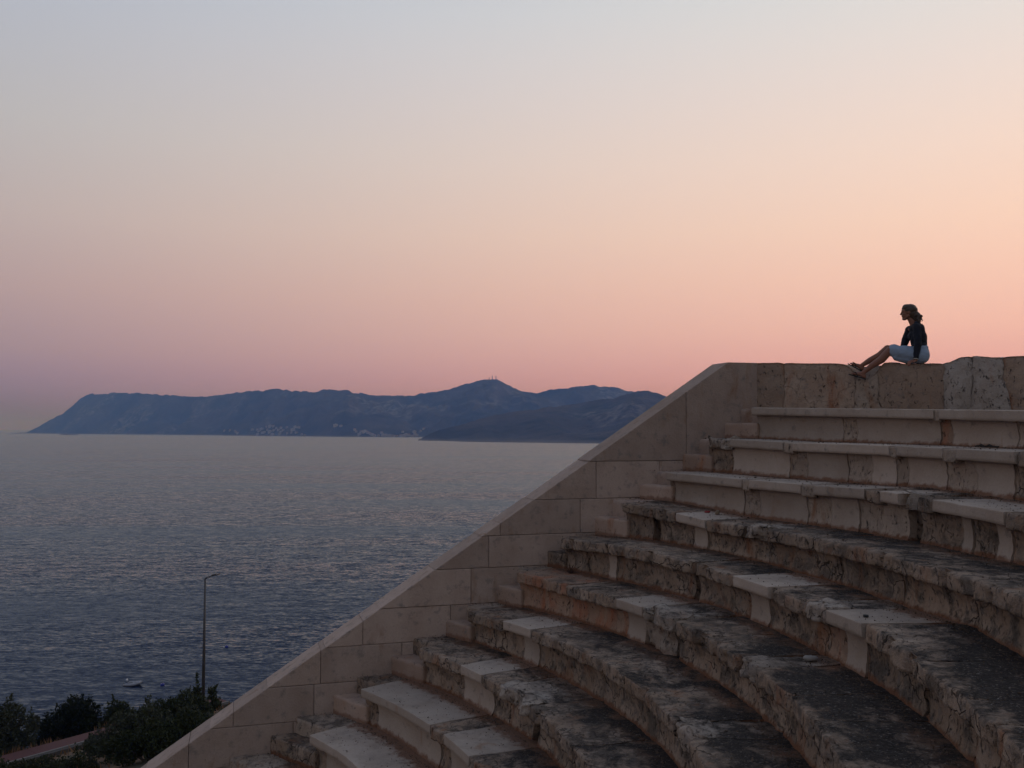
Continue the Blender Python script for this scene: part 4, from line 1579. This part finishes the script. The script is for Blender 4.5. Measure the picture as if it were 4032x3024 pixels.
def buoy(x, y, r, label, white):
    o = empty('mooring_buoy', (x, y, SEA))
    tag(o, label, 'buoy', 'blue mooring buoys')
    mb = MB()
    mb.tube([(0, 0, -0.2), (0, 0, -0.1), (0, 0, 0.18), (0, 0, 0.27)], [r * .8, r, r, r * .8], 16)
    mb.build('float', m_buoy, o, True)
    mb = MB()
    mb.tube([(0, 0, 0.26), (0, 0, 0.33)], [0.05, 0.04], 8)
    mb.tube([(0.05 * math.cos(w), 0, 0.36 + 0.05 * math.sin(w)) for w in np.linspace(0, 6.0, 10)], 0.012, 6)
    mb.build('ring', m_hull, o, True)
    if white:
        mb = MB()
        mb.ellipsoid((-r - 0.14, -0.05, 0.05), (0.11, 0.11, 0.12), 10, 6)
        mb.build('small_float', m_cowl, o, True)


buoy(-43.7, 116.0, 0.26, 'blue mooring buoy just right of the pale dinghy', False)
buoy(-41.9, 136.0, 0.24, 'smaller looking blue buoy farther out, right of the lamp post', True)

# ------------------------------------------------------------------ things lying on the seats
def litter_at(row, r_off, th):
    p = pol(RAD(row) + r_off, th)
    return (float(p[0]), float(p[1]), float(zrow(row, th)))


def pebble(name, row, ro, th, sx_, sy_, sz_, mat, seed, label, cat):
    x, y, z = litter_at(row, ro, th)
    mb = MB()
    mb.ellipsoid((0, 0, 0), (sx_, sy_, sz_), 14, 9)
    V = np.array(mb.v)
    V = V * (1 + 0.7 * fbm(V * 22 + seed, 3, int(seed)))[:, None]
    V[:, 2] -= V[:, 2].min() + 0.004
    o = mesh_obj(name, V, mb.f, mat)
    o.location = (x, y, z)
    tag(o, label, cat)
    return o


m_wst = simple('white_stone', (0.30, 0.27, 0.24), 0.9, 0, 0.4, 20)
m_rdp = simple('red_plastic', (0.30, 0.012, 0.015), 0.5)
m_brs = simple('brown_pebble', (0.20, 0.14, 0.09), 0.9)
m_blk = simple('black_cap', (0.012, 0.012, 0.014), 0.5)
pebble('stone_fragment', 5, 0.58, 6.2, 0.06, 0.04, 0.028, m_wst, 3, 'white stone fragment lying at the foot of the fifth seat row', 'stone')
pebble('brown_pebble', 3, 0.46, 26.6, 0.035, 0.03, 0.03, m_brs, 5, 'brown pebble on the fourth seat row beside the red scrap', 'stone')
pebble('red_scrap', 3, 0.44, 27.6, 0.035, 0.02, 0.012, m_rdp, 7, 'small red scrap of litter on the fourth seat row', 'litter')
x, y, z = litter_at(4, 0.17, 3.6)
mb = MB()
mb.tube([(0, 0, 0.002), (0, 0, 0.016), (0, 0, 0.02)], [0.022, 0.022, 0.018], 12)
o = mb.build('bottle_cap', m_blk)
o.location = (x, y, z + 0.002)
tag(o, 'black bottle cap on the pale slab of the fifth seat row', 'bottle cap')
x, y, z = litter_at(1, 0.60, 13.0)
mb = MB()
tq = np.array([math.sin(R_(13)), -math.cos(R_(13))])
for k in range(7):
    a = -0.14 + 0.04 * k
    mb.tube([(tq[0] * a, tq[1] * a, 0.012), (tq[0] * (a + .05), tq[1] * (a + .05), 0.02 + 0.012 * math.sin(k * 2.0)), (tq[0] * (a + .1), tq[1] * (a + .1), 0.012)], 0.009, 6)
o = mb.build('dry_twig', simple('dark_twig', (0.03, 0.024, 0.02), 0.95))
o.location = (x, y, z)
tag(o, 'dark dry twig lying on the second seat row at the right', 'twig')
x, y, z = litter_at(5, 0.60, 35.2)
wr = random.Random(4)
mb = MB()
for k in range(46):
    a, l = wr.uniform(0, 6.28), wr.uniform(0.06, 0.15)
    el = wr.uniform(0.3, 1.4)
    e = (math.cos(a) * math.cos(el) * l, math.sin(a) * math.cos(el) * l, math.sin(el) * l)
    mb.tube([(0, 0, -0.005), (e[0] * .6, e[1] * .6, e[2] * .7), e], [0.004, 0.003, 0.001], 4)
o = mb.build('dry_weed', simple('dry_weed', (0.085, 0.04, 0.022), 0.95))
o.location = (x, y, z)
tag(o, 'dry brown weed tuft at the foot of the fifth seat row', 'weed')

# crumbs of stone, husks and dead leaves washed against the risers
r = np.random.default_rng(31)
n = 16000
rows_ = r.integers(1, 11, n)
tha = np.array([wall_theta(RAD(i)) for i in range(12)])
th = np.array([r.uniform(-14, tha[i] - 0.6) for i in rows_])
back = np.where(r.random(n) < 0.62, DR + 0.03 - r.exponential(0.06, n), r.uniform(0.05, DR, n))
back = np.clip(back, 0.04, DR + 0.05)
Rr = np.array([RAD(i) for i in rows_]) + back
zz = np.array([float(zrow(int(i), t)) for i, t in zip(rows_, th)])
P = np.stack([CX + Rr * np.cos(np.radians(th)), CY + Rr * np.sin(np.radians(th)), zz + 0.006], -1)
sz_ = r.uniform(0.003, 0.010, n) * np.where(r.random(n) < 0.06, 2.2, 1)
a = r.normal(size=(n, 3)) * [1, 1, .35]
a /= np.linalg.norm(a, axis=1, keepdims=True)
bq = np.cross(a, r.normal(size=(n, 3)))
bq /= np.linalg.norm(bq, axis=1, keepdims=True)
cq = np.cross(a, bq)
V = np.stack([P + a * sz_[:, None], P + bq * sz_[:, None] * .7, P - a * sz_[:, None] * .9, P - bq * sz_[:, None] * .7, P + np.array([0, 0, 1]) * sz_[:, None] * .6], 1).reshape(-1, 3)
k5 = np.arange(n)[:, None] * 5
F = np.concatenate([k5 + np.array([[0, 1, 4]]), k5 + np.array([[1, 2, 4]]), k5 + np.array([[2, 3, 4]]), k5 + np.array([[3, 0, 4]])])
m_crumb = simple('crumbs', (0.12, 0.085, 0.06), 0.95, 0, 0, 55, 0.85)
tag(mesh_obj('leaf_litter', V, F, m_crumb, None, False), 'crumbs of stone and dead leaves on the seat rows', 'litter', None, 'stuff')

# ------------------------------------------------------------------ the woman on the wall
def remesh(name, mb, voxel, mat, parent, smooth_it=4, noise_amp=0.0, factor=0.5, nfreq=26.0):
    me = bpy.data.meshes.new(name + '_src')
    me.from_pydata([tuple(v) for v in mb.v], [], mb.f)
    o = bpy.data.objects.new(name + '_src', me)
    COL.objects.link(o)
    md = o.modifiers.new('r', 'REMESH')
    md.mode = 'VOXEL'
    md.voxel_size = voxel
    if smooth_it:
        sm = o.modifiers.new('s', 'SMOOTH')
        sm.iterations = smooth_it
        sm.factor = factor
    dg = bpy.context.evaluated_depsgraph_get()
    ev = o.evaluated_get(dg)
    m2 = bpy.data.meshes.new_from_object(ev)
    m2.name = name
    bpy.data.objects.remove(o)
    bpy.data.meshes.remove(me)
    if noise_amp:
        n_ = len(m2.vertices)
        co = np.zeros(n_ * 3, dtype=np.float32)
        no = np.zeros(n_ * 3, dtype=np.float32)
        m2.vertices.foreach_get('co', co)
        m2.vertex_normals.foreach_get('vector', no)
        co, no = co.reshape(-1, 3).astype(float), no.reshape(-1, 3)
        co = co + no * (noise_amp * fbm(co * nfreq, 3, 5))[:, None]
        m2.vertices.foreach_set('co', co.astype(np.float32).ravel())
    m2.materials.clear()
    m2.materials.append(mat)
    m2.polygons.foreach_set('use_smooth', np.ones(len(m2.polygons), bool))
    m2.update()
    ob = bpy.data.objects.new(name, m2)
    return link(ob, parent)


def limb(mb, pts, rads, n=14):
    """capsule chain"""
    P = [Vector(p) for p in pts]
    for k in range(len(P) - 1):
        mb.tube([P[k], P[k + 1]], [rads[k], rads[k + 1]], n)
    for p, r_ in zip(P, rads):
        mb.ellipsoid(p, (r_, r_, r_), n, 8)


SKIN = simple('tanned_skin', (0.25, 0.105, 0.062), 0.55, 0, 0, 12, 0.1)
HAIR = simple('brown_hair', (0.06, 0.034, 0.018), 0.5, 0, 0.5, 60, 0.35)
NAVY = simple('navy_knit', (0.009, 0.011, 0.02), 0.9, 0, 0.5, 90, 0.2)
DENIM = simple('pale_blue_denim', (0.29, 0.36, 0.45), 0.9, 0, 0.4, 60, 0.12)
SOLE = simple('dark_sandal', (0.03, 0.022, 0.018), 0.8)
BAND = simple('pale_band', (0.5, 0.46, 0.36), 0.5)
EYE = simple('eye', (0.03, 0.02, 0.015), 0.3)

pp, pt_, pn_ = bw_at(np.array([PERSON_L]))
pos = pp[0] - pn_[0] * 0.16 + np.array([-0.91, 0.41]) * 0.075
person = empty('person', (float(pos[0]), float(pos[1]), SEAT_Z))
person.rotation_euler = (0, 0, math.atan2(-0.41, 0.91))
tag(person, 'person with ponytail in navy top and pale blue skirt sitting on the back wall', 'person')

# body: local -x is forward, -y is the camera side
mb = MB()
for sgn, kn, an, kz in ((-1, (-0.405, -0.095, 0.205), (-0.775, -0.10, -0.115), 0), (1, (-0.44, 0.07, 0.245), (-0.80, 0.05, 0.005), 0)):
    limb(mb, [(0.01, sgn * 0.085, 0.105), (-0.2, sgn * 0.09, 0.155), kn], [0.095, 0.083, 0.058])
    k_, a_ = Vector(kn), Vector(an)
    calf = k_.lerp(a_, 0.33) + Vector((0.012, 0, -0.02))
    limb(mb, [kn, calf, k_.lerp(a_, 0.7), an], [0.057, 0.058, 0.043, 0.032])
    # foot, toes up and forward
    fd = Vector((-0.86, -0.05 * sgn, 0.52 if sgn > 0 else 0.30)).normalized()
    fu = Vector((fd.z, 0, -fd.x)).normalized()
    heel = a_ - fu * 0.045 - fd * -0.0 + Vector((0.028, 0, -0.012))
    limb(mb, [a_, heel], [0.031, 0.028], 12)
    ball = heel + fd * 0.150 - fu * 0.006
    limb(mb, [heel, heel.lerp(ball, .5) + fu * 0.018, ball], [0.028, 0.027, 0.022], 12)
    limb(mb, [a_ - fu * 0.01, ball + fu * 0.006], [0.027, 0.018], 12)
    side = fd.cross(fu).normalized()
    for t_ in range(5):
        b0 = ball + side * (-0.019 + 0.0095 * t_) * sgn
        ln = 0.036 - 0.005 * t_
        limb(mb, [b0, b0 + fd * ln * 0.6 + fu * 0.002, b0 + fd * ln - fu * 0.003], [0.0125, 0.011, 0.009], 8)
    if sgn < 0:
        foot_near = (heel, fd, fu, side)
    else:
        foot_far = (heel, fd, fu, side)
limb(mb, [(0.01, -0.07, 0.12), (0.01, 0.07, 0.12)], [0.105, 0.105])
limb(mb, [(0.01, 0, 0.14), (0.0, 0, 0.25), (-0.01, 0, 0.38), (-0.035, 0, 0.50)], [0.11, 0.095, 0.10, 0.085])
limb(mb, [(-0.03, -0.135, 0.53), (-0.12, 0.135, 0.53)], [0.05, 0.05])
limb(mb, [(-0.05, 0, 0.54), (-0.08, 0, 0.60), (-0.11, 0, 0.67)], [0.068, 0.051, 0.048])
# arms and hands
WRN = Vector((-0.055, -0.205, 0.045))
limb(mb, [(-0.035, -0.15, 0.52), (-0.025, -0.19, 0.28), WRN], [0.046, 0.037, 0.026])
limb(mb, [(-0.13, 0.15, 0.52), (-0.19, 0.175, 0.37), (-0.235, 0.10, 0.25)], [0.046, 0.037, 0.026])


def hand(base, dirs, up_, s_side, curl):
    """palm from the wrist, four fingers and a thumb"""
    d = Vector(dirs).normalized()
    u = Vector(up_).normalized()
    sd = d.cross(u).normalized() * s_side
    palm = base + d * 0.052
    for w in (-0.024, -0.008, 0.008, 0.024):
        limb(mb, [base + sd * w * 0.6, palm + sd * w, base + d * 0.088 + sd * w * 1.05], [0.014, 0.0145, 0.0105], 8)
    for j, (w, l) in enumerate(((-0.026, 0.062), (-0.009, 0.072), (0.009, 0.068), (0.026, 0.054))):
        k0 = base + d * 0.088 + sd * w * 1.1
        k1 = k0 + (d * math.cos(curl) - u * math.sin(curl)) * l * 0.45
        k2 = k1 + (d * math.cos(curl * 1.9) - u * math.sin(curl * 1.9)) * l * 0.32
        k3 = k2 + (d * math.cos(curl * 2.5) - u * math.sin(curl * 2.5)) * l * 0.28
        limb(mb, [k0, k1, k2, k3], [0.0098, 0.0088, 0.0082, 0.0072], 8)
    t0 = base + d * 0.02 - sd * 0.026
    t1 = t0 + d * 0.028 - sd * 0.022
    limb(mb, [t0, t1, t1 + d * 0.028 - sd * 0.005 - u * 0.006], [0.0125, 0.0105, 0.0085], 8)


hand(WRN, (-0.72, -0.5, -0.22), (-0.1, -0.3, 1.0), 1, 0.55)
hand(Vector((-0.235, 0.10, 0.255)), (-0.8, -0.5, -0.05), (0, 0, 1), -1, 0.25)
# head
HC = Vector((-0.135, 0, 0.775))
mb.ellipsoid(HC + Vector((0.010, 0, 0.014)), (0.098, 0.074, 0.090), 24, 16)
mb.ellipsoid(HC + Vector((-0.045, 0, 0.012)), (0.057, 0.060, 0.066), 20, 14)
mb.ellipsoid(HC + Vector((-0.045, 0, -0.045)), (0.050, 0.055, 0.060), 20, 14)
limb(mb, [HC + Vector((-0.01, 0, -0.07)), HC + Vector((-0.070, 0, -0.100))], [0.042, 0.023])
mb.ellipsoid(HC + Vector((-0.076, 0, -0.103)), (0.019, 0.022, 0.016), 12, 8)
for sy_ in (-1, 1):
    limb(mb, [HC + Vector((0.0, sy_ * 0.052, -0.06)), HC + Vector((-0.055, sy_ * 0.022, -0.103))], [0.022, 0.018])
    mb.ellipsoid(HC + Vector((-0.060, sy_ * 0.034, -0.032)), (0.026, 0.024, 0.024), 12, 8)
    mb.ellipsoid(HC + Vector((0.008, sy_ * 0.074, -0.012)), (0.017, 0.009, 0.03), 12, 8)
    limb(mb, [HC + Vector((-0.092, sy_ * 0.012, 0.016)), HC + Vector((-0.080, sy_ * 0.042, 0.016))], [0.010, 0.009], 8)
limb(mb, [HC + Vector((-0.093, 0, 0.012)), HC + Vector((-0.103, 0, -0.012)), HC + Vector((-0.114, 0, -0.032))], [0.009, 0.009, 0.010], 10)
for sy_ in (-1, 1):
    mb.ellipsoid(HC + Vector((-0.101, sy_ * 0.009, -0.038)), (0.011, 0.009, 0.008), 10, 6)
limb(mb, [HC + Vector((-0.086, -0.018, -0.060)), HC + Vector((-0.094, 0, -0.058)), HC + Vector((-0.086, 0.018, -0.060))], [0.007, 0.0085, 0.007], 8)
limb(mb, [HC + Vector((-0.084, -0.015, -0.072)), HC + Vector((-0.091, 0, -0.072)), HC + Vector((-0.084, 0.015, -0.072))], [0.007, 0.0085, 0.007], 8)
body = remesh('body', mb, 0.0042, SKIN, person, 3)
for sy_ in (-1, 1):
    e = MB()
    e.ellipsoid(HC + Vector((-0.088, sy_ * 0.031, -0.004)), (0.008, 0.009, 0.006), 12, 8)
    e.build('eye', EYE, person, True)

# hair drawn back into a curly ponytail
mb = MB()
mb.ellipsoid(HC + Vector((0.020, 0, 0.024)), (0.100, 0.083, 0.092), 24, 16)
mb.ellipsoid(HC + Vector((0.045, 0, -0.030)), (0.078, 0.076, 0.085), 20, 14)
mb.ellipsoid(HC + Vector((-0.018, 0, 0.058)), (0.078, 0.070, 0.058), 20, 14)
limb(mb, [HC + Vector((0.06, 0, -0.08)), HC + Vector((0.085, 0, -0.13))], [0.055, 0.04])
limb(mb, [HC + Vector((0.10, 0, -0.03)), HC + Vector((0.118, 0, -0.06)), HC + Vector((0.126, -.01, -0.105)), HC + Vector((0.120, -.015, -0.15))], [0.036, 0.046, 0.048, 0.036])
hr2 = random.Random(9)
for k in range(26):
    p = HC + Vector((0.12 + hr2.gauss(0, 0.028), -0.01 + hr2.gauss(0, 0.03), -0.11 + hr2.gauss(0, 0.04)))
    pts = [p]
    ph = hr2.uniform(0, 6)
    for q in range(6):
        pts.append(p + Vector((0.012 * math.sin(ph + q * 1.3) + 0.004 * q * hr2.uniform(-.8, 1.0), 0.012 * math.cos(ph + q * 1.3), -0.012 * q)))
    limb(mb, pts, [0.011, 0.011, 0.010, 0.009, 0.008, 0.006, 0.004], 8)
remesh('hair', mb, 0.004, HAIR, person, 2, 0.006)

# navy top
mb = MB()
limb(mb, [(-0.005, 0, 0.235), (-0.008, 0, 0.30), (-0.015, 0, 0.40), (-0.04, 0, 0.51)], [0.110, 0.114, 0.120, 0.100])
limb(mb, [(-0.002, -0.05, 0.24), (-0.008, 0.05, 0.24)], [0.104, 0.104])
limb(mb, [(-0.01, -0.07, 0.40), (-0.03, 0.07, 0.40)], [0.108, 0.108])
limb(mb, [(-0.075, -0.055, 0.42), (-0.10, 0.06, 0.42)], [0.066, 0.066])
limb(mb, [(-0.005, -0.10, 0.50), (-0.06, 0.10, 0.50)], [0.080, 0.080])
limb(mb, [(-0.03, -0.135, 0.535), (-0.11, 0.135, 0.535)], [0.058, 0.058])
limb(mb, [(-0.02, -0.05, 0.575), (-0.06, 0.05, 0.575)], [0.052, 0.050])
limb(mb, [(-0.03, -0.15, 0.525), (-0.022, -0.19, 0.28), (-0.052, -0.204, 0.075)], [0.058, 0.053, 0.039])
limb(mb, [(-0.13, 0.15, 0.52), (-0.19, 0.175, 0.37), (-0.225, 0.11, 0.262)], [0.067, 0.055, 0.041])
remesh('shirt', mb, 0.006, NAVY, person, 5, 0.008, 0.5, 18.0)

# pale blue skirt stretched over both thighs
mb = MB()
for sgn in (-1, 1):
    kn = Vector((-0.36, sgn * 0.085, 0.20 if sgn < 0 else 0.228))
    limb(mb, [(0.01, sgn * 0.085, 0.115), (-0.18, sgn * 0.092, 0.158), kn], [0.118, 0.114, 0.084], 18)
for a_, b_, ra, rb in (((0.01, 0, 0.115), (-0.35, 0, 0.20), 0.112, 0.072), ((0.01, -0.04, 0.115), (-0.35, -0.04, 0.195), 0.112, 0.078), ((0.01, 0.04, 0.115), (-0.35, 0.04, 0.21), 0.112, 0.075)):
    limb(mb, [a_, b_], [ra, rb], 18)
limb(mb, [(0.012, -0.075, 0.13), (0.012, 0.075, 0.13)], [0.122, 0.122], 18)
limb(mb, [(0.005, -0.05, 0.20), (0.005, 0.05, 0.20)], [0.116, 0.116], 18)
# sagging cloth under the thighs
limb(mb, [(-0.12, -0.09, 0.075), (-0.31, -0.09, 0.12)], [0.085, 0.066], 14)
limb(mb, [(-0.12, 0.0, 0.075), (-0.31, 0.0, 0.12)], [0.085, 0.066], 14)
limb(mb, [(-0.12, 0.09, 0.08), (-0.31, 0.09, 0.13)], [0.085, 0.066], 14)
skirt = remesh('skirt', mb, 0.007, DENIM, person, 8, 0.011, 0.5, 15.0)
co = np.zeros(len(skirt.data.vertices) * 3, dtype=np.float32)
skirt.data.vertices.foreach_get('co', co)
co = co.reshape(-1, 3)
co[:, 2] = np.maximum(co[:, 2], 0.004)          # rests flat on the stone
co[:, 0] = np.maximum(co[:, 0], -0.415 + 0.12 * np.abs(co[:, 2] - 0.22))
skirt.data.vertices.foreach_set('co', co.ravel())
skirt.data.update()

for heel, fd, fu, side in (foot_near, foot_far):
    mb = MB()
    vs = []
    out = [(-0.035, 0.022), (-0.02, 0.033), (0.05, 0.032), (0.12, 0.037), (0.17, 0.037), (0.205, 0.026), (0.218, 0.0)]
    ring = [(a, b_) for a, b_ in out] + [(a, -b_) for a, b_ in out[::-1][1:]]
    for h_ in (-0.041, -0.025):
        for a, b_ in ring:
            vs.append(heel + fd * a + side * b_ + fu * h_)
    m_ = len(ring)
    fs = [tuple(range(m_)), tuple(range(2 * m_ - 1, m_ - 1, -1))] + [(k, m_ + k, m_ + (k + 1) % m_, (k + 1) % m_) for k in range(m_)]
    mb.add(vs, fs)
    sd = mb.build('sandal', SOLE, person)
    st = MB()
    for sg in (-1, 1):
        st.tube([heel + fd * 0.17 + fu * 0.02, heel + fd * 0.13 + side * sg * 0.022 + fu * 0.024, heel + fd * 0.085 + side * sg * 0.036 - fu * 0.028], 0.006, 6)
    st.build('strap', SOLE, sd)
mb = MB()
ring = []
ax = Vector((-0.03, -0.02, -0.24)).normalized()
e1 = ax.cross(Vector((0, 1, 0))).normalized()
e2 = ax.cross(e1)
for k in range(15):
    w = 2 * math.pi * k / 14
    ring.append(Vector((-0.053, -0.205, 0.062)) + (e1 * math.cos(w) + e2 * math.sin(w)) * 0.032)
mb.tube(ring, 0.0065, 8, 0, False)
mb.build('bracelet', BAND, person, True)

# ------------------------------------------------------------------ evening haze over the bay
m_haze = bpy.data.materials.new('evening_haze')
m_haze.use_nodes = True
nt = m_haze.node_tree
nt.nodes.clear()
ho = N(nt, 'ShaderNodeOutputMaterial')
hv = N(nt, 'ShaderNodeVolumePrincipled')
hv.inputs['Color'].default_value = (0.20, 0.40, 1.0, 1)
hv.inputs['Density'].default_value = 1.9e-4
hv.inputs['Absorption Color'].default_value = (1, 1, 1, 1)
hv.inputs['Anisotropy'].default_value = 0.0
nt.links.new(hv.outputs[0], ho.inputs['Volume'])
hb = MB()
hb.box(-43000, 43000, -43000, 43000, SEA - 34, 345)
hz = hb.build('haze', m_haze)
tag(hz, 'thin blue evening haze over the bay', 'haze', None, 'stuff')
